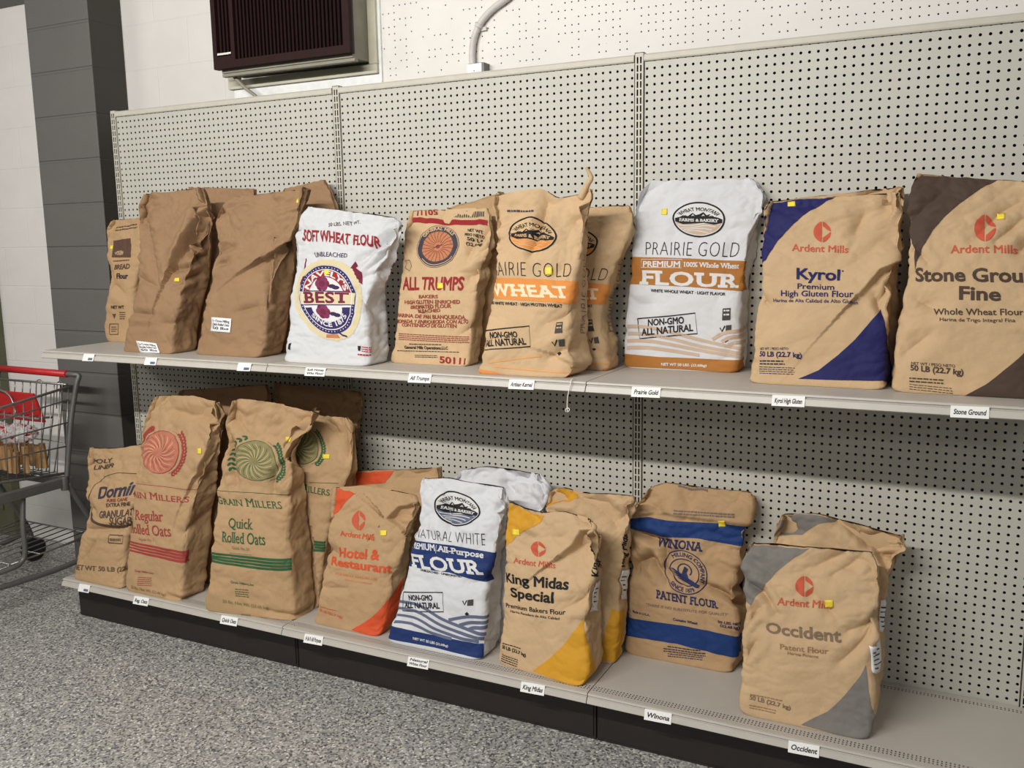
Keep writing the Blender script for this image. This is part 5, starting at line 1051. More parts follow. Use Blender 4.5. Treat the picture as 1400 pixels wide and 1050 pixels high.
SACKS['HR'] = dict(skew=0.0, n=9, g=0.1, bulge=0.012, W=0.3417, H=0.4938, D=0.0966, paper='kraft', wr=1.3, top=[(-1,0),(-0.3,0.02),(0,0.016),(0.4,0.01),(1,0)],
 rows=[[0.0,0.1981,0.2292,0.2942,0.0,-0.4032,0.0966],[0.073,0.2342,0.2406,0.2988,-0.1047,-0.3941,0.1029],[0.2803,0.3365,0.2577,0.3134,0.0115,-0.3706,0.105],[0.4304,0.4106,0.2641,0.3235,0.0491,-0.3504,0.1026],[0.6531,0.5206,0.2814,0.3599,0.1022,-0.3192,0.0677],[0.8235,0.6047,0.2924,0.3993,0.14,-0.2932,0.0333],[0.924,0.6544,0.2945,0.4086,0.0912,-0.2768,0.0189],[1.0,0.6919,0.2807,0.3826,0.0404,-0.2632,0.0147]],
 folds=[('S',0.022,0.012,[(0.7939,0.7243),(0.3508,0.8058),(0.5223,0.8918),(1.4241,0.975)]),('V',0.01,0.02,[(1.3243,0.3781),(0.8877,0.4382)]),('V',0.01,0.02,[(-1.0473,0.5794),(-0.5801,0.5442)]),('V',0.008,0.015,[(-0.1893,0.3114),(-0.8518,0.2766)]),('V',0.012,0.02,[(-0.825,1.0),(-0.1512,0.9929)])],
 items=[
  ('P','ink_orange_strong',[(-1.25,0.9919),(-0.925,1.0),(0.0,1.0),(-0.361,0.9762),(-0.6447,0.9126),(-0.8118,0.8571),(-1.25,0.7896),(-1.25,0.7106),(-1.25,0.8169)]),
  ('P','ink_orange_strong',[(0.2087,0.0149),(0.5106,0.1149),(0.8604,0.2214),(1.1242,0.2973),(1.3974,0.3698),(1.4241,0.3719),(1.4241,0.2219),(1.3019,0.0),(0.8571,0.0026)]),
  ('G','leaf_disc',[],[(-0.2578,0.7961),(-0.0926,0.7925),(-0.298,0.853)]),
  ('T','Ardent Mills','ink_orange_strong','m','','',[(-0.6362,0.692),(0.2662,0.6632),(-0.6564,0.7303)]),
  ('T','Hotel &','ink_orange_strong','b','','',[(-0.5712,0.5326),(0.5018,0.5335),(-0.6212,0.5996)]),
  ('T','Restaurant','ink_orange_strong','b','','',[(-0.7536,0.466),(0.9049,0.4488),(-0.7994,0.5248)]),
  ('D','ink_faint_orange',14,[(-0.5691,0.4082),(0.5815,0.4003)]),
  ('D','ink_faint_orange',8,[(-0.2832,0.3722),(0.4788,0.3666)]),
  ('T','50 LB (22.7 kg)','ink_orange_strong','r','','',[(-0.9019,0.0732),(-0.1301,0.0815),(-0.9338,0.0902)]),
  ('D','ink_orange_strong',5,[(-0.9013,0.1033),(-0.3563,0.121)]),
  ('S','sticker_yellow',[(0.3668,0.697),(0.5103,0.6972),(0.3251,0.7339)]),
 ])
SACKS['WNb'] = dict(skew=0.0, n=9, g=0.1, bulge=0.012, W=0.3823, H=0.576, D=0.1058, paper='paper_white', wr=1.8, top=[(-1,0),(-0.3,0.02),(0.3,0.012),(1,0)],
 rows=[[0.0,0.1981,0.7257,0.3754,0.0,-0.255,0.1058],[0.3494,0.3994,0.7223,0.3685,-0.0513,-0.2152,0.115],[0.6481,0.5714,0.7244,0.3893,0.0456,-0.1722,0.0761],[0.8129,0.6663,0.7306,0.4131,0.0607,-0.1468,0.0387],[0.9164,0.726,0.7333,0.4094,0.0268,-0.1297,0.0215],[1.0,0.7741,0.7295,0.3391,0.0572,-0.115,0.0161]],
 folds=[('V',0.02,0.02,[(0.2152,0.9351),(0.6107,0.9548),(1.375,0.9877)]),('V',0.016,0.015,[(0.7692,0.9897),(1.0155,0.8921)]),('V',0.016,0.015,[(0.1744,0.9221),(0.3539,0.877)]),('V',0.012,0.015,[(-0.0125,1.0),(0.4247,0.9854)])],
 items=[
  ('G','mountain_oval',['ink_white','ink_slate'],[(-0.0875,1.0),(0.1375,1.0),(-0.1,1.0)]),
 ])
SACKS['WN'] = dict(skew=0.0, n=9, g=0.1, bulge=0.012, W=0.3442, H=0.5671, D=0.1288, paper='paper_white', wr=1.25, top=[(-1,0),(-0.3,0.012),(0.3,0.006),(1,0)],
 rows=[[0.0,0.1981,0.6149,0.3831,0.0,-0.4205,0.1288],[0.1051,0.2577,0.6289,0.3803,-0.0633,-0.4074,0.1394],[0.2307,0.3289,0.6326,0.3603,-0.0009,-0.3918,0.14],[0.3355,0.3884,0.6383,0.3426,-0.0049,-0.3773,0.14],[0.4879,0.4748,0.6478,0.3275,-0.0151,-0.355,0.1284],[0.6549,0.5695,0.6656,0.3374,0.0152,-0.3299,0.0894],[0.7641,0.6314,0.6755,0.3432,0.0837,-0.3125,0.0595],[0.8902,0.7029,0.6816,0.3576,0.0427,-0.291,0.0305],[1.0,0.7652,0.6706,0.3442,-0.0026,-0.2705,0.0196]],
 folds=[('V',0.014,0.02,[(-0.445,0.9256),(-0.1405,0.7154)]),('V',0.012,0.015,[(1.5614,1.0),(0.7816,0.8798),(1.5248,0.7816)]),('V',0.008,0.02,[(0.6329,0.4464),(1.4559,0.4877)]),('V',0.01,0.02,[(-1.0552,1.0),(-0.6426,0.9325)]),('V',0.008,0.015,[(1.0529,0.1408),(1.5614,0.075)])],
 items=[
  ('G','mountain_oval',['ink_white','ink_slate'],[(-0.0934,0.8487),(0.4233,0.8345),(-0.1013,0.9394)]),
  ('T','NATURAL WHITE','ink_black','l','','',[(-1.0002,0.6606),(0.745,0.6655),(-1.0626,0.72)]),
  ('P','ink_flour_blue',[(-1.25,0.6325),(0.0357,0.6456),(1.1367,0.629),(1.3543,0.4453),(0.113,0.487),(-1.25,0.4669)]),
  ('T','EMIUM','ink_white','b','PR','',[(-0.884,0.5861),(-0.3582,0.597),(-0.9425,0.6215)]),
  ('L','ink_white',0.0015,[(-0.3764,0.6323),(-0.3418,0.5824)]),
  ('T','All-Purpose','ink_white','sb','','',[(-0.3082,0.5992),(0.7913,0.5975),(-0.3438,0.6311)]),
  ('T','FLOUR','ink_white','s','','',[(-0.8812,0.4752),(0.8772,0.5058),(-1.0488,0.546)]),
  ('T','UNBLEACHED · UNBROMATED','ink_black','b','','',[(-0.6064,0.4633),(0.424,0.4704),(-0.6179,0.4741)]),
  ('L','ink_slate',0.01,[(-1.0626,0.2544),(-0.467,0.2633),(0.138,0.2068),(0.6721,0.1774),(1.0895,0.1664)]),
  ('L','ink_slate',0.01,[(-1.045,0.2115),(-0.4846,0.2228),(0.0999,0.1713),(0.5853,0.1502),(1.0661,0.1441)]),
  ('L','ink_slate',0.01,[(-1.0195,0.1583),(-0.5064,0.1785),(0.0185,0.1393),(0.5041,0.1243),(0.9098,0.1292)]),
  ('L','ink_slate',0.01,[(-1.0032,0.1084),(-0.5275,0.1331),(-0.0581,0.1114),(0.3394,0.1069)]),
  ('L','ink_slate',0.01,[(1.1839,0.2516),(0.7113,0.2516),(0.2507,0.2103)]),
  ('L','ink_slate',0.01,[(1.1692,0.2234),(0.7627,0.2207),(0.4756,0.1916)]),
  ('L','ink_slate',0.01,[(1.1326,0.199),(0.8093,0.1944),(0.6501,0.1753)]),
  ('P','ink_flour_blue',[(-1.25,0.0779),(0.0356,0.1033),(1.04,0.1197),(1.132,0.0193),(0.0541,0.0299),(-1.25,0.0118)]),
  ('T','NET WT 50 LBS (22.68kg)','ink_white','b','','',[(-0.4303,0.0449),(0.3165,0.0529),(-0.4435,0.0585)]),
  ('L','ink_black',0.0035,[(-0.9281,0.3168),(0.0445,0.3655),(0.1206,0.2521),(-0.8231,0.2041),(-0.9281,0.3168)]),
  ('T','NON-GMO','ink_black','b','','',[(-0.7176,0.2788),(-0.1534,0.3079),(-0.7534,0.3086)]),
  ('T','ALL NATURAL','ink_black','b','','',[(-0.7764,0.2292),(0.0324,0.2679),(-0.8162,0.2615)]),
  ('P','ink_grey',[(0.6345,0.3475),(0.7583,0.3555),(0.7672,0.3189),(0.6387,0.313)]),
  ('L','ink_black',0.004,[(0.5318,0.3385),(0.5782,0.3156),(0.6172,0.3444)]),
  ('P','ink_black',[(0.5917,0.2614),(0.6368,0.2769),(0.6898,0.2654),(0.6437,0.2514)]),
 ])
SACKS['KMb'] = dict(skew=0.0, n=9, g=0.1, bulge=0.012, W=0.3088, H=0.5428, D=0.0966, paper='kraft2', wr=1.6, top=[(-1,0),(-0.6,0.016),(-0.2,0.0),(0.4,0.004),(1,0)],
 rows=[[0.0,0.1981,1.081,0.2939,0.0,-0.255,0.0966],[0.2375,0.327,1.0863,0.295,0.0095,-0.2338,0.105],[0.5062,0.4729,1.0881,0.2977,0.0325,-0.2024,0.096],[0.8545,0.6619,1.0946,0.3199,0.1027,-0.1566,0.0282],[0.9412,0.709,1.0939,0.342,0.1369,-0.1439,0.0172],[1.0,0.7409,1.0941,0.327,0.0516,-0.135,0.0147]],
 folds=[('V',0.02,0.02,[(-0.3625,1.0),(0.3126,0.9221),(0.6758,0.8062)]),('V',0.018,0.02,[(1.4693,0.9719),(0.772,0.8646)]),('V',0.01,0.02,[(1.1936,0.4912),(0.5504,0.5251)]),('V',0.02,0.015,[(-0.829,0.971),(-0.5145,0.9509)])],
 items=[
  ('P','ink_yellow',[(-1.25,0.9856),(-0.7625,1.0),(-0.3625,1.0),(-0.2513,0.9731),(-0.4186,0.945),(-1.25,0.9231)]),
  ('P','ink_yellow',[(0.2375,0.0),(0.6131,0.0444),(0.7535,0.2314),(0.8254,0.3333),(1.3198,0.3045),(1.4693,0.0125),(0.9034,0.0168)]),
  ('T','King Midas','ink_black','b','','',[(1.2642,0.5603),(1.2857,0.7748),(1.0269,0.5783)]),
  ('B','label_white',[(1.1604,0.5502),(1.4693,0.5312),(1.4693,0.35),(1.2117,0.3716)]),
 ])
SACKS['KM'] = dict(skew=-0.1233, n=9, g=0.1, bulge=0.012, W=0.344, H=0.5117, D=0.138, paper='kraft2', wr=1.3, top=[(-1,0),(-0.6,-0.012),(-0.2,-0.012),(0.3,0.012),(1,0)],
 rows=[[0.0,0.1981,1.0246,0.3232,0.0,-0.4295,0.138],[0.0925,0.2455,1.0358,0.3476,-0.1002,-0.4177,0.1491],[0.3586,0.3816,1.0267,0.3364,-0.1159,-0.3846,0.15],[0.5811,0.4955,1.0254,0.344,-0.0225,-0.3543,0.1141],[0.7944,0.6046,1.0289,0.3702,0.0244,-0.3234,0.0542],[0.9138,0.6658,1.0258,0.3719,-0.0107,-0.3046,0.0284],[1.0,0.7098,1.0113,0.3428,-0.0531,-0.2895,0.021]],
 folds=[('S',0.03,0.012,[(0.2173,0.7582),(0.3987,0.8175),(0.5838,0.9185),(1.6017,1.0)]),('V',0.012,0.02,[(-0.75,1.0),(-0.3503,0.9745)]),('V',0.01,0.02,[(1.0423,0.5745),(0.4659,0.4566)]),('V',0.008,0.015,[(0.7,0.416),(1.5536,0.4333)]),('V',0.014,0.015,[(0.65,1.0),(0.8569,0.9854)])],
 items=[
  ('P','ink_yellow',[(-1.25,1.0),(-0.75,1.0),(-0.3943,0.9864),(-0.1206,0.9879),(-0.2461,0.9385),(-0.4439,0.892),(-0.6576,0.851),(-0.8138,0.7879),(-1.25,0.7106),(-1.25,0.7919)]),
  ('P','ink_yellow',[(-0.1097,0.0224),(0.2338,0.1588),(0.6206,0.3084),(0.8894,0.4293),(1.0266,0.35),(1.1997,0.1907),(1.4771,0.0606),(1.0714,0.0),(0.5129,0.0067)]),
  ('G','leaf_disc',[],[(-0.2459,0.7727),(-0.0853,0.7783),(-0.2637,0.8181)]),
  ('T','Ardent Mills','ink_orange_red','m','','',[(-0.7322,0.6535),(0.1387,0.6729),(-0.7424,0.689)]),
  ('T','King Midas','ink_black','b','','',[(-0.9524,0.5075),(0.517,0.5698),(-0.9852,0.5678)]),
  ('T','Special','ink_black','b','','',[(-0.7621,0.4218),(0.2568,0.4752),(-0.7815,0.4813)]),
  ('T','Premium Bakers Flour','ink_black','m','','',[(-0.8906,0.3349),(0.506,0.4267),(-0.9005,0.3616)]),
  ('T','Harina Panadera de Alta Calidad','ink_black','r','','',[(-0.7525,0.3157),(0.4034,0.3892),(-0.7551,0.3304)]),
  ('T','50 LB (22.7 kg)','ink_black','b','','',[(-0.9152,0.08),(-0.3212,0.0872),(-0.9262,0.0976)]),
  ('D','ink_black',5,[(-0.9309,0.1056),(-0.4632,0.1202)]),
  ('D','ink_black',4,[(-0.9479,0.0485),(-0.4992,0.05)]),
  ('D','ink_black',4,[(-0.9408,0.0393),(-0.4922,0.0394)]),
  ('D','ink_black',4,[(-0.9334,0.0301),(-0.4849,0.0288)]),
  ('D','ink_black',4,[(-0.9265,0.0208),(-0.4774,0.018)]),
  ('T','King Midas','ink_black','b','','',[(1.1895,0.6568),(0.8947,0.9225),(1.0013,0.6661)]),
  ('T','Special','ink_black','b','','',[(1.6017,0.6813),(1.0331,0.8861),(1.3081,0.7006)]),
  ('B','label_white',[(1.2107,0.6211),(1.6017,0.5969),(1.6017,0.4156),(1.2943,0.4439)]),
  ('S','sticker_yellow',[(-0.8095,0.8292),(-0.6439,0.8371),(-0.8205,0.8648)]),
 ])
SACKS['WI'] = dict(skew=0.0, n=9, g=0.1, bulge=0.012, W=0.3856, H=0.5737, D=0.138, paper='kraft', wr=1.6, top=[(-1,-0.005),(-0.6,0.016),(-0.1,0.008),(1,0)],
 rows=[[0.0,0.1981,1.409,0.3735,0.0,-0.1583,0.138],[0.0641,0.2349,1.4118,0.3856,-0.0845,-0.1512,0.1469],[0.2493,0.3412,1.4163,0.393,0.0871,-0.1347,0.15],[0.4103,0.4335,1.4123,0.3781,0.0475,-0.1177,0.1474],[0.567,0.5234,1.4086,0.3838,-0.0055,-0.1005,0.1173],[0.7434,0.6246,1.4098,0.4064,-0.0207,-0.0804,0.0667],[0.8285,0.6734,1.4213,0.4106,0.0337,-0.0703,0.0445],[0.9134,0.7221,1.4333,0.4112,0.0886,-0.0597,0.0279],[1.0,0.7718,1.4437,0.3717,0.0543,-0.0483,0.021]],
 folds=[('S',-0.016,0.015,[(1.5369,0.8125),(0.1686,0.8256),(-0.3965,0.832),(-0.8888,0.8203)]),('V',0.02,0.012,[(-0.8956,0.7164),(-0.5569,0.6987),(-0.2599,0.692)]),('V',0.024,0.015,[(-0.8631,0.5342),(-0.559,0.5837),(-0.2423,0.4728)]),('V',0.016,0.012,[(-0.2599,0.692),(-0.2846,0.5401),(0.0624,0.4618)]),('V',0.02,0.012,[(0.4301,0.4758),(0.7613,0.4364),(1.5369,0.3031)]),('V',0.014,0.015,[(0.9336,0.4644),(1.5369,0.4219)]),('V',0.012,0.02,[(-1.0731,0.5075),(-0.7214,0.4965)]),('V',0.012,0.02,[(-1.0731,0.9649),(-0.4023,0.8386)])],
 items=[
  ('P','ink_winona_blue',[(-1.25,0.7856),(-0.7106,0.8155),(-0.3381,0.8077),(0.5082,0.8242),(1.5369,0.8156),(1.5369,0.7156),(0.2512,0.7348),(-0.3401,0.715),(-1.25,0.7327)]),
  ('T','WINONA','ink_winona_dark','s','','',[(-0.4216,0.6572),(0.3396,0.6679),(-0.428,0.7038)]),
  ('G','mill_oval',['ink_winona_dark'],[(0.0748,0.5335),(0.4627,0.5079),(0.1106,0.6511)]),
  ('T','PATENT FLOUR','ink_winona_dark','s','','',[(-0.4172,0.3734),(0.6574,0.3447),(-0.4222,0.4169)]),
  ('T','"THERE IS NO SUBSTITUTE FOR QUALITY"','ink_winona_faint','i','','',[(-0.616,0.3233),(0.8398,0.3033),(-0.6195,0.3379)]),
  ('T','Made in U.S.A.','ink_winona_dark','b','','',[(-0.8916,0.2757),(-0.5253,0.2645),(-0.8976,0.2887)]),
  ('T','Contains Wheat','ink_winona_dark','b','','',[(-0.1131,0.2556),(0.3125,0.2438),(-0.1148,0.2702)]),
  ('T','50 LBS. NET','ink_winona_dark','b','','',[(0.6503,0.263),(1.0842,0.2484),(0.6505,0.2758)]),
  ('T','(22.68 kg)','ink_winona_dark','b','','',[(0.687,0.2436),(1.0578,0.2319),(0.6858,0.2557)]),
  ('P','ink_winona_blue',[(-1.25,0.2391),(0.0721,0.2297),(1.3053,0.1898),(1.3185,0.1155),(-0.0112,0.1192),(-1.25,0.0638)]),
  ('D','ink_winona_dark',6,[(-0.169,0.0893),(0.3875,0.1145)]),
  ('D','ink_winona_dark',6,[(-0.2391,0.0705),(0.4808,0.104)]),
  ('D','ink_winona_dark',6,[(-0.2357,0.0568),(0.4868,0.0907)]),
  ('D','ink_winona_dark',5,[(-0.1573,0.0469),(0.4398,0.0764)]),
  ('D','ink_winona_dark',5,[(-0.1537,0.0344),(0.4469,0.0623)]),
  ('D','ink_winona_faint',12,[(-0.3375,1.0),(0.2,1.0)]),
  ('D','ink_winona_faint',12,[(-0.3261,0.9969),(0.2105,0.9901)]),
  ('D','ink_winona_faint',8,[(-0.2513,0.8667),(0.7217,0.8724)]),
  ('D','ink_winona_faint',8,[(-0.2372,0.8515),(0.7344,0.8607)]),
  ('S','sticker_yellow',[(0.519,0.8065),(0.6298,0.8098),(0.4886,0.8376)]),
 ])
SACKS['OCb'] = dict(skew=0.0, n=9, g=0.1, bulge=0.012, W=0.348, H=0.5284, D=0.1196, paper='kraft2', wr=1.7, top=[(-1,0),(-0.4,0.022),(0.2,0.014),(1,0)],
 rows=[[0.0,0.1981,1.9003,0.2932,0.0,-0.215,0.1196],[0.2473,0.3288,1.892,0.3058,-0.0958,-0.2001,0.13],[0.4551,0.4386,1.8861,0.319,0.0265,-0.1786,0.1282],[0.649,0.5411,1.8885,0.348,0.0715,-0.1577,0.0904],[0.8202,0.6315,1.8958,0.382,0.0815,-0.138,0.0444],[0.9287,0.6888,1.9011,0.4041,-0.0012,-0.1246,0.0233],[1.0,0.7265,1.9018,0.3714,-0.0687,-0.115,0.0182]],
 folds=[('V',0.022,0.015,[(0.4493,0.9043),(0.6909,0.9856),(1.0768,0.9736)]),('V',0.02,0.015,[(-0.025,1.0),(0.4433,0.9205),(0.955,0.9298)]),('V',0.016,0.015,[(0.6283,0.8602),(1.0366,0.8321)]),('V',0.015,0.02,[(-1.0702,0.9703),(-0.4812,0.9209)]),('S',0.02,0.012,[(0.9844,0.7009),(0.6843,0.7978),(0.4493,0.9043)])],
 items=[
  ('P','ink_occident_grey',[(-1.25,0.9017),(-1.25,0.9847),(-0.6125,1.0),(-0.025,1.0),(-0.3101,0.9545),(-0.513,0.9047)]),
  ('B','label_white',[(0.903,0.6041),(1.0221,0.6086),(1.5136,0.3927),(1.0185,0.4413)]),
 ])
SACKS['OC'] = dict(skew=0.0, n=9, g=0.1, bulge=0.012, W=0.3815, H=0.4921, D=0.138, paper='kraft2', wr=1.3, top=[],
 rows=[[0.0,0.1981,1.8544,0.3639,0.0,-0.4009,0.138],[0.1058,0.2502,1.859,0.3805,-0.0879,-0.386,0.15],[0.3367,0.3638,1.856,0.3864,-0.0341,-0.3577,0.15],[0.521,0.4545,1.8548,0.3825,0.0153,-0.3329,0.1271],[0.6415,0.5138,1.8573,0.3752,0.0817,-0.3166,0.0962],[0.8019,0.5927,1.8501,0.3935,0.0909,-0.2931,0.0513],[0.9154,0.6485,1.845,0.4023,0.0756,-0.2753,0.0278],[1.0,0.6902,1.8379,0.3769,0.062,-0.2609,0.021]],
 folds=[('V',0.014,0.012,[(-1.0327,0.8046),(-0.7054,0.7424),(-0.5149,0.6307)]),('V',0.014,0.015,[(-1.0872,0.5262),(-0.8176,0.649)]),('V',0.012,0.015,[(-1.0327,0.3069),(-0.7723,0.4304)]),('V',0.012,0.02,[(1.5169,0.7008),(0.5732,0.5735)]),('V',0.01,0.015,[(1.0417,0.6278),(0.4903,0.4109)]),('V',0.012,0.02,[(0.8125,1.0),(0.3146,0.8671)]),('V',0.01,0.015,[(0.575,1.0),(0.1025,0.9179)]),('V',0.008,0.015,[(0.0674,0.7492),(0.411,0.6334)])],
 items=[
  ('P','ink_occident_grey',[(-1.25,1.0),(-0.5,1.0),(0.0125,1.0),(-0.2253,0.9441),(-0.4863,0.8611),(-0.6959,0.7711),(-0.9681,0.6619),(-1.25,0.7106),(-1.25,0.8294),(-1.25,0.9231)]),
  ('P','ink_occident_grey',[(-0.0036,0.0168),(0.3361,0.1307),(0.5753,0.249),(0.7892,0.3615),(0.8674,0.4174),(0.9338,0.2895),(1.018,0.2044),(1.1728,0.1138),(1.1195,0.0),(0.5149,0.0062)]),
  ('G','leaf_disc',[],[(-0.0789,0.7945),(0.0541,0.7963),(-0.0792,0.8463)]),
  ('T','Ardent Mills','ink_orange_red','m','','',[(-0.49,0.6815),(0.3181,0.6816),(-0.4827,0.7221)]),
  ('T','Occident','ink_occident_text','b','','',[(-0.6224,0.5038),(0.4874,0.5159),(-0.6489,0.566)]),
  ('T','Patent Flour','ink_faint_brown','m','','',[(-0.3871,0.4207),(0.3195,0.4453),(-0.3922,0.4505)]),
  ('T','Harina Patente','ink_faint_brown','r','','',[(-0.2687,0.4006),(0.1841,0.4123),(-0.2709,0.4167)]),
  ('T','50 LB (22.7 kg)','ink_occident_text','b','','',[(-0.8372,0.0777),(-0.182,0.0845),(-0.8399,0.0971)]),
  ('D','ink_faint_brown',5,[(-0.8302,0.1004),(-0.3218,0.1181)]),
  ('D','ink_faint_brown',4,[(-0.8333,0.0521),(-0.4055,0.0578)]),
  ('D','ink_faint_brown',4,[(-0.8315,0.0406),(-0.402,0.045)]),
  ('B','label_white',[(0.9175,0.515),(1.5209,0.4946),(1.467,0.3213),(1.0148,0.3772)]),
  ('S','sticker_yellow',[(0.2093,0.6859),(0.336,0.6888),(0.208,0.7275)]),
 ])


# ------------------------------------------------------------------ the sacks
SK = {k: Sack(k) for k in SACKS}
for a_, b_ in (('DO', 'RO'), ('RO', 'QO'), ('B1', 'B2'), ('HR', 'WN'), ('WN', 'KM'), ('B2', 'NV'), ('NV', 'AT'), ('AT', 'PW'), ('WNb', 'KMb'), ('KMb', 'WI'), ('KY', 'SG'), ('QOb', 'HR'), ('QOb', 'HRb'), ('KYb', 'SGb'), ('HRb', 'WNb'), ('PF', 'KY'), ('PF', 'KYb'), ('WI', 'OCb')): SK[b_].lean_on(SK[a_], 0, .002)
for a_, b_ in (('B1', 'B1b'), ('B2', 'B1b'), ('B2', 'B2b'), ('NV', 'B2b'), ('AT', 'ATb'), ('PW', 'PWb'), ('PW', 'ATb'), ('KY', 'KYb'), ('SG', 'SGb'), ('KY', 'SGb'), ('B1', 'U1'), ('RO', 'ROb'), ('QO', 'ROb'), ('QO', 'QOb'), ('QOb', 'QBb'), ('QO', 'QBb'), ('HR', 'HRb'), ('WN', 'HRb'), ('WN', 'WNb'), ('KM', 'WNb'), ('KM', 'KMb'), ('OC', 'OCb'), ('WI', 'OCb'), ('RO', 'DO')): 
    if (a_, b_) not in (('RO', 'DO'), ('WI', 'OCb')): SK[b_].lean_on(SK[a_], 1, .003)
def relabel(src, ks): return [it for it in SACKS[src]['items'] if it[0] in ks]
FLOUR, OATS = 'flour bags', 'oat bags'
make_sack('U1', 'flour_bag', 'small tan bag with a dark brown square print, leftmost on the upper shelf', 'flour bag')
make_sack('B1b', 'oats_bag', 'plain brown bag whose top shows behind the leftmost large plain brown bag', 'bag')
make_sack('B1', 'oats_bag', 'large plain brown bag with a deep fold, left of the other large plain brown bag', 'bag', tag_lines=('La Crosse Milling', 'Regular Rolled Oats', '50 lbs'))
make_sack('B2b', 'oats_bag', 'plain brown bag whose top corner shows above the white bag with the round badge', 'bag')
make_sack('B2', 'oats_bag', 'large plain brown bag on the upper shelf beside the white bag with the round badge', 'bag', tag_lines=('La Crosse Milling', 'Quick Rolled Oats', '50 lbs'))
make_sack('NV', 'flour_bag', 'white flour bag with a round navy and gold badge, on the upper shelf', 'flour bag')
make_sack('ATb', 'flour_bag', 'plain tan bag whose top edge shows behind the bag with the spoked wheel emblem', 'flour bag')
make_sack('AT', 'flour_bag', 'tan flour bag with a spoked wheel emblem and red lettering, on the upper shelf', 'flour bag')
make_sack('PWb', 'flour_bag', 'tan bag with an orange band standing behind the front orange-banded wheat bag', 'flour bag', items=[i for i in SACKS['PW']['items'] if i[0] != 'S'] + [('S', 'sticker_yellow', [(.12, .58), (.26, .58), (.12, .63)])])
pw, sk, org = make_sack('PW', 'wheat_bag', 'tan wheat bag with an orange band and a twisted top corner, on the upper shelf', 'wheat bag')
make_sack('PF', 'flour_bag', 'white flour bag with a brown band, on the upper shelf', 'flour bag')
make_sack('KYb', 'flour_bag', 'tan bag with a crumpled top showing behind the tan bag with navy blue corners', 'flour bag')
make_sack('KY', 'flour_bag', 'tan flour bag with navy blue corners, on the upper shelf', 'flour bag')
make_sack('SGb', 'flour_bag', 'bag almost hidden behind the tan whole wheat flour bag with dark brown corners', 'flour bag')
make_sack('SG', 'flour_bag', 'tan whole wheat flour bag with dark brown corners, rightmost on the upper shelf', 'flour bag')
make_sack('DO', 'sugar_bag', 'tan sugar bag with a dark oval and bold lettering, leftmost on the bottom deck', 'sugar bag')
make_sack('ROb', 'oats_bag', 'plain brown bag in shadow behind the bag with the red wheat wreath', 'bag')
make_sack('RO', 'oats_bag', 'tall tan oats bag with a red wheat wreath and red stripes, on the bottom deck', 'oats bag')
make_sack('QBb', 'oats_bag', 'plain dark brown bag in shadow behind the two green-printed oats bags', 'bag')
make_sack('QOb', 'oats_bag', 'tan oats bag with a green stripe standing behind the front green-printed oats bag', 'oats bag')
make_sack('QO', 'oats_bag', 'tall tan oats bag with a full green wheat wreath, in front on the bottom deck', 'oats bag')
make_sack('HRb', 'flour_bag', 'tan bag with an orange corner, its top showing behind the front orange-cornered bag', 'flour bag')
make_sack('HR', 'flour_bag', 'tan flour bag with bright orange corners and orange lettering, front of the bottom deck', 'flour bag')
make_sack('WNb', 'flour_bag', 'white bag with a crumpled top standing behind the white bag with a blue band', 'flour bag')
make_sack('WN', 'flour_bag', 'white flour bag with a blue band and blue waves, front of the bottom deck', 'flour bag')
make_sack('KMb', 'flour_bag', 'tan bag with yellow corners standing behind the front yellow-cornered bag', 'flour bag')
make_sack('KM', 'flour_bag', 'tan bakers flour bag with yellow corners and black lettering, front of the bottom deck', 'flour bag')
make_sack('WI', 'flour_bag', 'tan flour bag with two wide blue bands, set back on the bottom deck', 'flour bag')
make_sack('OCb', 'flour_bag', 'tan bag with a crumpled folded top behind the front grey-cornered bag', 'flour bag')
make_sack('OC', 'flour_bag', 'tan patent flour bag with grey corners, rightmost at the front of the bottom deck', 'flour bag')
# twisted tie at the top corner of the wheat bag, and its pull string hanging over the shelf edge
bpy.context.view_layer.update()
cnr = Vector(sk.P[-1, sk.NF + 6])
w = MB().tube(smooth_path([cnr + Vector((-.03, .0, -.03)), cnr + Vector((-.008, .0, .012)), cnr + Vector((.004, .002, .03)), cnr + Vector((-.004, .002, .05)), cnr + Vector((-.012, .0, .064))], 5), [.012 - .0004*k for k in range(21)], 8)
w.build('twisted_corner', 'kraft2', pw)
w = MB().tube(smooth_path([(1.172, -.452, ZU + .005), (1.173, -.466, ZU + .005), (1.173, -.4755, ZU + .002), (1.173, -.480, ZU - .006), (1.172, -.4835, ZU - .014), (1.170, -.4865, ZU - .028), (1.166, -.487, ZU - .05), (1.164, -.485, ZU - .08), (1.166, -.485, ZU - .093)], 6), .0016, 8); w.tube(smooth_path([(1.166, -.485, ZU - .092), (1.172, -.485, ZU - .085), (1.166, -.485, ZU - .08), (1.158, -.485, ZU - .086), (1.161, -.485, ZU - .093)], 5), .0014, 6)
w.build('pull_string', 'string_white', pw, label='white pull string hanging over the shelf edge')

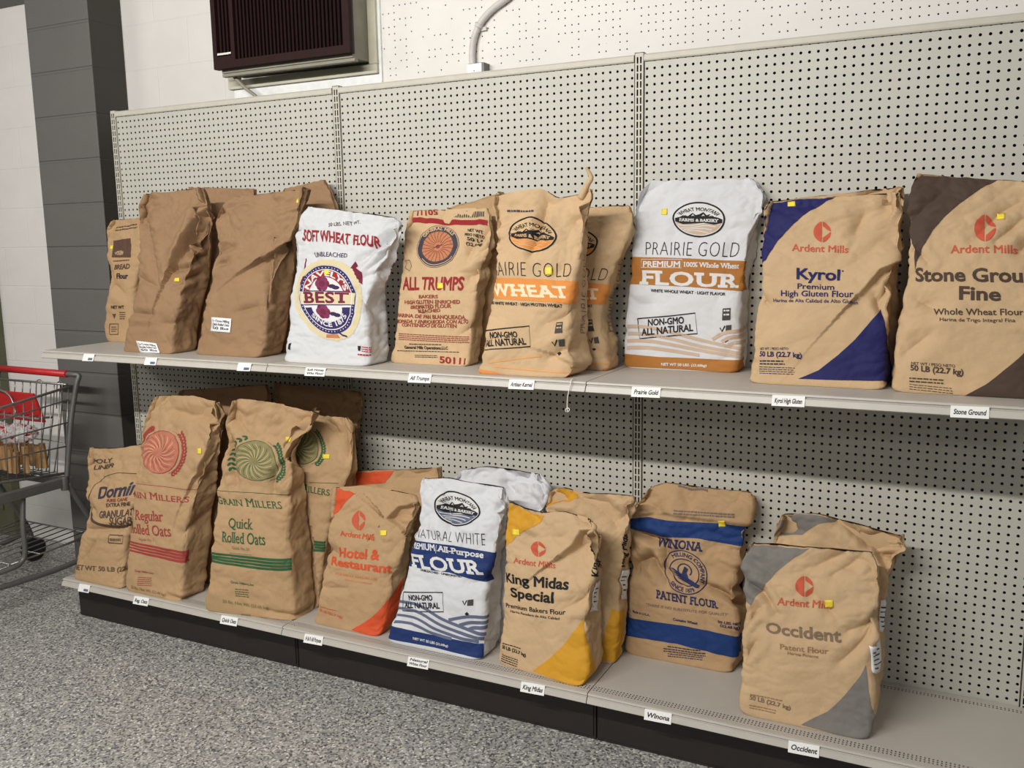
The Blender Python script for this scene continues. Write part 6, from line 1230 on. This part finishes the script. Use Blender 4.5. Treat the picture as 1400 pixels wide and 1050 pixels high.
# ------------------------------------------------------------------ paper tags on the shelf edges
def shelf_tag(parent, x, zt, wd, ht, lines, desc, dz=0, rot=0):
    n = Vector((0, -.911, .412)).normalized(); n = Vector((0, -(.0155), .007)).normalized()   # rail face normal
    y1, z1, y0, z0 = -.4735, zt - .013, -.4805, zt - .0285
    sl = Vector((0, y1 - y0, z1 - z0)).normalized(); nr = Vector((0, -sl.z, sl.y))
    c = Vector((x, (y0 + y1)/2, (z0 + z1)/2 + dz)) + nr*.0012; R = Vector((math.cos(rot), 0, 0)) + sl*math.sin(rot)*1.0; U = sl*math.cos(rot) - Vector((math.sin(rot), 0, 0))
    bm = bmesh.new()
    def quad(a, b, cc, d, off, th):
        v = [bm.verts.new(c + R*p[0] + U*p[1] + nr*(off + o)) for o in (0, -th) for p in (a, b, cc, d)]
        for f in ((0,1,2,3), (7,6,5,4), (0,4,5,1), (1,5,6,2), (2,6,7,3), (3,7,4,0)): bm.faces.new([v[i] for i in f])
    h2, w2 = ht/2, wd/2; quad((-w2, -h2), (w2, -h2), (w2, h2), (-w2, h2), .0007, .0007)
    bmesh.ops.recalc_face_normals(bm, faces=bm.faces[:])
    for f in bm.faces: f.material_index = 0
    for i, tx in enumerate(lines):
        k = len(lines); hh = ht*(.42 if k == 1 else .26); yb = (-hh*.5) if k == 1 else (h2*.22 - i*ht*.42)
        if tx == '#':
            V, T = tess([(w2*.0, -h2*.75), (w2*.8, -h2*.75), (w2*.8, -h2*.1), (w2*.0, -h2*.1)])
        else:
            V, T, xs = layout(tx, 'bi'); sc = min(hh, wd*.84/max(xs[-1], .1)*1.0); V = np.stack([V[:, 0]*wd*.84/xs[-1]*min(1, .16*len(tx) + .1) - w2*.84, V[:, 1]*hh + yb], -1)
        vs = [bm.verts.new(c + R*p[0] + U*p[1] + nr*.0010) for p in V]
        for t in T:
            try: f = bm.faces.new([vs[i] for i in t]); f.material_index = 2 if tx == '#' else 1
            except ValueError: pass
    bm.transform(parent.matrix_world.inverted()); me = bpy.data.meshes.new('shelf_tag'); bm.to_mesh(me); bm.free()
    for m_ in ('tag_paper', 'pen_ink', 'ink_slate'): me.materials.append(MATS[m_])
    link('shelf_tag', me, parent, label=desc)
hand = 'white paper tag with handwriting on the shelf edge'; blank = 'white paper tag with a small grey block print on the shelf edge'
def sec(x): return 0 if x < 0 else (1 if x < 48*I else 2)
for x, ln in ((-.915, '#'), (-.57, '#'), (-.102, '#'), (.218, ['Soft Honey', 'Wht Flour']), (.642, ['All Trumps']), (1.009, ['Artisan Kernel']), (1.407, ['Prairie Gold']), (1.805, ['Kyrol High Gluten']), (2.241, ['Stone Ground'])):
    L_ = ['#'] if ln == '#' else ln; shelf_tag(UPPER[sec(x)], x, ZU, .062 if ln == '#' else .086, .030, L_, blank if ln == '#' else hand, .003 if ln == '#' else .001, .02)
for x, ln in ((-1.067, '#'), (-.73, ['Reg. Oats']), (-.257, ['Quick Oats']), (.149, ['H & R All Purpose']), (.599, ['Natural', 'White Flour']), (1.033, ['King Midas']), (1.451, ['Winona']), (1.876, ['Occident'])):
    L_ = ['#'] if ln == '#' else ln; shelf_tag(LOWER[sec(x)], x, ZD, .066 if ln == '#' else .084, .032, L_, blank if ln == '#' else hand, .0, .03)

# ------------------------------------------------------------------ air conditioner in its casing
ac = empty('air_conditioner', (-.25, -.02, 2.32), 'brown slatted air conditioner jutting from the white wall above the shelving', 'air conditioner')
gx0, gx1, gz0, gz1 = -.589, .091, 2.309, 2.73
w = MB().box(gx0 + .012, gx1 - .012, .005, PB + .01, gz0 - .012, gz1 + .01); w.build('sleeve', 'ac_sleeve', ac, bevel=.003)
w = MB(); w.box(gx0, gx1, -.006, .004, gz0, gz1, 1)
w.box(gx0, gx0 + .022, -.026, -.006, gz0, gz1, 0); w.box(gx1 - .03, gx1, -.026, -.006, gz0, gz1, 0); w.box(gx0 + .022, gx1 - .03, -.026, -.006, gz0, gz0 + .03, 0); w.box(gx0 + .022, gx1 - .03, -.026, -.006, gz1 - .03, gz1, 0)
w.box(gx0 + .098, gx0 + .116, -.0255, -.006, gz0 + .03, gz1 - .03, 0); w.box(gx0 + .022, gx0 + .098, -.0255, -.006, gz0 + .03, gz0 + .048, 0)
x = gx0 + .034
while x < gx1 - .034:
    if not gx0 + .09 < x < gx0 + .118:
        w.prism([(x, -.020), (x + .005, -.025), (x + .009, -.020), (x + .006, -.005), (x + .003, -.005)], gz0 + .03, gz1 - .03, 'z')
    x += .0185
w.build('grille', ['ac_brown', 'ac_dark'], ac)
MB().box(gx0 + .024, gx0 + .096, -.0285, -.0255, gz0 + .052, gz0 + .061).build('badge', 'badge_silver', ac, bevel=.001)
w = MB().box(gx0 + .012, gx1 - .004, .006, .03, gz0 - .026, gz0 - .013); w.build('lower_lip', 'ac_sleeve', ac, bevel=.003)
cx0, cx1, cz0, cz1 = -.645, .117, 2.252, 2.80; cy0 = 4.3*I
w = MB().box(cx0, cx1, cy0, PB + .02, cz0, cz0 + .036); w.box(cx1 - .038, cx1, cy0, PB + .02, cz0 + .036, cz1); w.box(cx0, cx0 + .038, cy0, PB + .02, cz0 + .036, cz1); w.box(cx0, cx1, cy0, PB + .02, cz1, cz1 + .036)
w.build('wall_casing', 'case_wood', bevel=.003, label='greenish white wooden casing framing the air conditioner on the wall', cat='casing')
w = MB().box(cx0 + .02, cx1 + .012, PB - .009, PB + .004, cz0 - .045, cz0 - .001); w.box(cx1, cx1 + .012, PB - .009, PB + .004, cz0 - .001, cz1)
w.build('trim_2', 'plate_white', kind='structure')
w = MB(); pth = smooth_path([(-.585, .052, 2.33), (-.545, .045, 2.285), (-.49, .042, 2.238), (-.435, .042, 2.199), (-.40, .045, 2.15)], 6)
w.tube(pth, .0075, 8); w.build('power_cord', 'cord_grey', ac)

# ------------------------------------------------------------------ conduit, junction box
jb = empty('junction_box', (.56, PB - .02, 2.205), 'small white-faced junction box on the wall just above the shelving', 'junction box')
MB().box(.530, .598, PB - .045, PB - .001, 2.185, 2.243).build('box_body', 'box_steel', jb, bevel=.002)
MB().box(.528, .590, PB - .048, PB - .0445, 2.187, 2.241).build('cover_plate', 'plate_white', jb, bevel=.002)
MB().tube([(.559, PB - .0490, 2.215), (.559, PB - .0478, 2.215)], .0022, 10).build('screw', 'box_steel', jb)
cd = MB().tube(smooth_path([(.537, PB - .018, 2.238), (.535, PB - .016, 2.285), (.545, PB - .015, 2.34), (.575, PB - .015, 2.39), (.625, PB - .015, 2.43), (.70, PB - .015, 2.47), (.80, PB - .015, 2.55), (.86, PB - .015, 2.7), (.87, PB - .015, 3.0)], 8), .0125, 14).build('conduit', 'conduit_paint', label='bent grey-white electrical conduit rising from the junction box up the wall', cat='conduit')
w = MB().tube(smooth_path([(.562, PB - .015, 2.372), (.569, PB - .0155, 2.384)], 3), .0155, 14); w.box(.572, .592, PB - .012, PB - .001, 2.360, 2.372); w.build('strap', 'conduit_paint', cd)

# ------------------------------------------------------------------ shopping cart (handle end by the wall, nose out of the picture)
cart = empty('shopping_cart', (-1.77, -.5, 0), 'grey wire shopping cart with a red handle, by the white wall at the far left', 'shopping cart')
xr, xl = -1.50, -2.05
w = MB().tube([(xl - .0, -.102, 1.022), (xr - .045, -.102, 1.018)], .0165, 14); w.build('handle_grip', 'plastic_red', cart, label='red plastic handle')
for s, x in ((1, xr), (-1, xl)):
    w = MB()
    w.tube(smooth_path([(x - s*.045, -.102, 1.018), (x - s*.01, -.098, 1.017), (x + s*.012, -.085, 1.010), (x + s*.008, -.10, .965), (x, -.14, .80), (x, -.185, .56), (x, -.20, .5)], 6), .0125, 10)
    w.build('handle_bracket', 'cart_grey', cart)
w = MB()
def wire(p, r=.0032): w.tube(p, r, 6)
for s, x in ((1, xr), (-1, xl)):
    xi = lambda y: x - s*.10*min(1, max(0, (-.13 - y)/.8))
    def pt(y, z): return (xi(y), y, z)
    for (ya, za, yb, zb, r) in ((-.13, .965, -.95, .84, .006), (-.14, .905, -.94, .80, .0035), (-.155, .80, -.93, .745, .0035), (-.17, .69, -.92, .69, .0035), (-.185, .565, -.90, .62, .006)):
        wire([pt(ya, za), pt((ya + yb)/2, (za + zb)/2), pt(yb, zb)], r)
    n = 20
    for k in range(n):
        f = k/(n-1); ya, za, yb, zb = -.135 - .81*f, .963 - .122*f, -.19 - .70*f, .566 + .054*f
        wire([pt(ya, za), pt(yb, zb)], .0024)
for k in range(12):
    f = (k + .5)/12; a = xl + (xr - xl)*f; b = xl + .1 + (xr - xl - .2)*f; wire([(a, -.19, .566), (b, -.90, .62), (b, -.95, .84)], .0024)
wire([(xl + .1, -.95, .84), (xr - .1, -.95, .84)], .006)
for yy in (-.3, -.5, -.7): 
    k = (-yy - .13)/.8*.1; wire([(xl + k, yy, .568 + (-yy - .19)*.076), (xr - k, yy, .568 + (-yy - .19)*.076)], .0032)
w.build('wire_basket', 'wire_zinc', cart)
w = MB()
def wire(p, r=.003): w.tube(p, r, 6)
wire([(xl + .02, -.135, .975), (xr - .01, -.135, .975)], .006)
for k in range(9):
    x = xl + .06 + (xr - xl - .1)*k/8
    if k % 4 != 1: wire(smooth_path([(x, -.135, .978), (x - .004, -.16, .80), (x - .008, -.215, .57)], 3), .0028)
for x in (-1.70, -1.555): wire(smooth_path([(x - .022, -.15, .86), (x - .018, -.14, .965), (x - .01, -.135, .985), (x + .01, -.135, .985), (x + .018, -.14, .965), (x + .014, -.15, .86)], 4), .0028)
wire([(xl + .02, -.175, .71), (xr - .01, -.175, .71)], .0032)
w.build('rear_gate', 'wire_zinc', cart)
w = MB().prism([(-.205, .80), (-.19, .80), (-.235, .945), (-.25, .945)], -1.93, -1.60); w.build('child_seat_flap', 'plastic_red', cart, bevel=.006, label='red plastic child seat flap')
w = MB(); wire(smooth_path([(-1.99, -.20, .835), (-1.98, -.25, .84), (-1.98, -.275, .84), (-1.75, -.28, .84), (-1.56, -.275, .835), (-1.55, -.25, .835), (-1.545, -.20, .83)], 5), .005)
for k in range(7): wire([(-1.95 + k*.065, -.2, .832), (-1.95 + k*.065, -.28, .84)], .0025)
wire(smooth_path([(-1.99, -.27, .84), (-1.97, -.265, .93), (-1.86, -.265, .955), (-1.74, -.265, .93), (-1.70, -.27, .84)], 5), .005)
w.build('child_seat', 'wire_zinc', cart)
w = MB().box(xr - .02, xr + .012, -.80, -.165, .505, .548); w.box(xl - .012, xl + .02, -.80, -.165, .505, .548); w.box(xl, xr, -.20, -.17, .505, .545); w.tube([(xr + .004, -.205, .49), (xr + .004, -.205, .555)], .018, 12)
w.build('basket_rail', 'cart_grey', cart, bevel=.004)
w = MB()
for s, x in ((1, xr), (-1, xl)):
    w.tube(smooth_path([(x + s*.004, -.19, .52), (x + s*.006, -.12, .38), (x + s*.01, -.04, .23), (x + s*.012, -.01, .155), (x + s*.012, -.005, .125)], 6), .013, 10)
    w.tube(smooth_path([(x - s*.02, -.40, .51), (x - s*.005, -.425, .38), (x, -.43, .27), (x - s*.003, -.45, .222), (x - s*.006, -.52, .205), (x - s*.08, -.80, .19)], 6), .0115, 10)
    w.tube(smooth_path([(x + s*.01, -.03, .16), (x, -.30, .13), (x - s*.08, -.85, .13)], 6), .013, 10)
w.build('frame', 'cart_grey', cart)
w = MB()
wire([(xl, -.06, .235), (xr + .005, -.06, .232)], .004); wire([(xr, -.05, .235), (xr - .03, -.5, .215)], .004); wire([(xl, -.05, .235), (xl + .03, -.5, .215)], .004)
for k in range(9): wire([(xl + .05 + k*.06, -.06, .235), (xl + .05 + k*.06, -.62, .21)], .0028)
for yy in (-.2, -.35, -.5): wire([(xl + .01, yy, .225), (xr - .01, yy, .225)], .0032)
w.build('lower_rack', 'wire_zinc', cart)
for x, y in ((xr + .012, -.0), (xl - .012, -.0), (xr - .09, -.84), (xl + .09, -.84)):
    w = MB(); w.tube([(x - .016, y, .0625), (x + .016, y, .0625)], .0622, 24); wh = w.build('wheel', 'rubber', cart)
    w = MB().tube([(x - .018, y, .0625), (x + .018, y, .0625)], .022, 14); w.build('hub', 'wire_zinc', wh)
    MB().box(x - .022, x - .0185, y - .012, y + .012, .05, .13).build('fork', 'cart_grey', cart)
# split wood in clear red-printed film, lying in the cart's basket
kb = empty('kindling_bundle', (-1.74, -.40, .60), 'bundle of brown split sticks standing in the wire cart under clear wrap', 'kindling bundle')
rnd = random.Random(3)
for k in range(13):
    x = -1.548 - .033*k + rnd.uniform(-.006, .006)
    for row in range(2):
        y = -.238 - .11*row - rnd.uniform(0, .03); a, b = rnd.uniform(.015, .019), rnd.uniform(.011, .017); h = .712 + rnd.uniform(-.012, .014); tw = rnd.uniform(-.5, .5); le = rnd.uniform(-.012, .012)
        bm = bmesh.new(); n = 7; R0 = [];
        prof = [(a*math.cos(i*2*math.pi/n + tw)*rnd.uniform(.8, 1.15), b*math.sin(i*2*math.pi/n + tw)*rnd.uniform(.8, 1.15)) for i in range(n)]
        for lv in range(4):
            f = lv/3; R0.append([bm.verts.new((x + p[0]*(1 - .1*f) + le*f + rnd.uniform(-.001, .001), y + p[1] + rnd.uniform(-.001, .001), .602 + (h - .602)*f)) for p in prof])
        for lv in range(3):
            for i in range(n): bm.faces.new((R0[lv][i], R0[lv][(i+1) % n], R0[lv+1][(i+1) % n], R0[lv+1][i]))
        bm.faces.new(R0[0][::-1]); bm.faces.new(R0[-1])
        w = MB(); w.bm.free(); w.bm = bm; w.build('stick', 'split_wood', kb)
def film_bag(cx, cy, cz, rx, ry, rz, seed, label):
    bm = bmesh.new(); bmesh.ops.create_icosphere(bm, subdivisions=5, radius=1)
    P = np.array([v.co[:] for v in bm.verts]); q = P*2.2 + seed; d = 1 + perlin(q)*.25 + (np.abs(perlin(q*2.6)) - .2)*.45 + (np.abs(perlin(q*5.5)) - .2)*.2
    P = P*d[:, None]*[rx, ry, rz]; P[:, 2] = np.maximum(P[:, 2], -rz*.8); red = perlin(q*1.4 + 9)
    for v, p in zip(bm.verts, P): v.co = p
    bm.verts.ensure_lookup_table()
    for f in bm.faces:
        f.smooth = True; f.material_index = 1 if np.mean([red[v.index] for v in f.verts]) > .2 else 0
    me = bpy.data.meshes.new('plastic_bag'); bm.to_mesh(me); bm.free(); me.materials.append(MATS['clear_film']); me.materials.append(MATS['plastic_red'])
    o = link('plastic_bag', me, None, label, 'plastic bag', 'red-printed plastic bags in the cart'); o.location = (cx, cy, cz)
film_bag(-1.622, -.318, .768, .082, .075, .046, 3.1, 'clear red-printed plastic bag in the cart, nearest the pillar')
film_bag(-1.81, -.318, .768, .082, .075, .046, 8.4, 'clear red-printed plastic bag in the cart, left of the other one')
bpy.data.objects.remove(TXT, do_unlink=True)
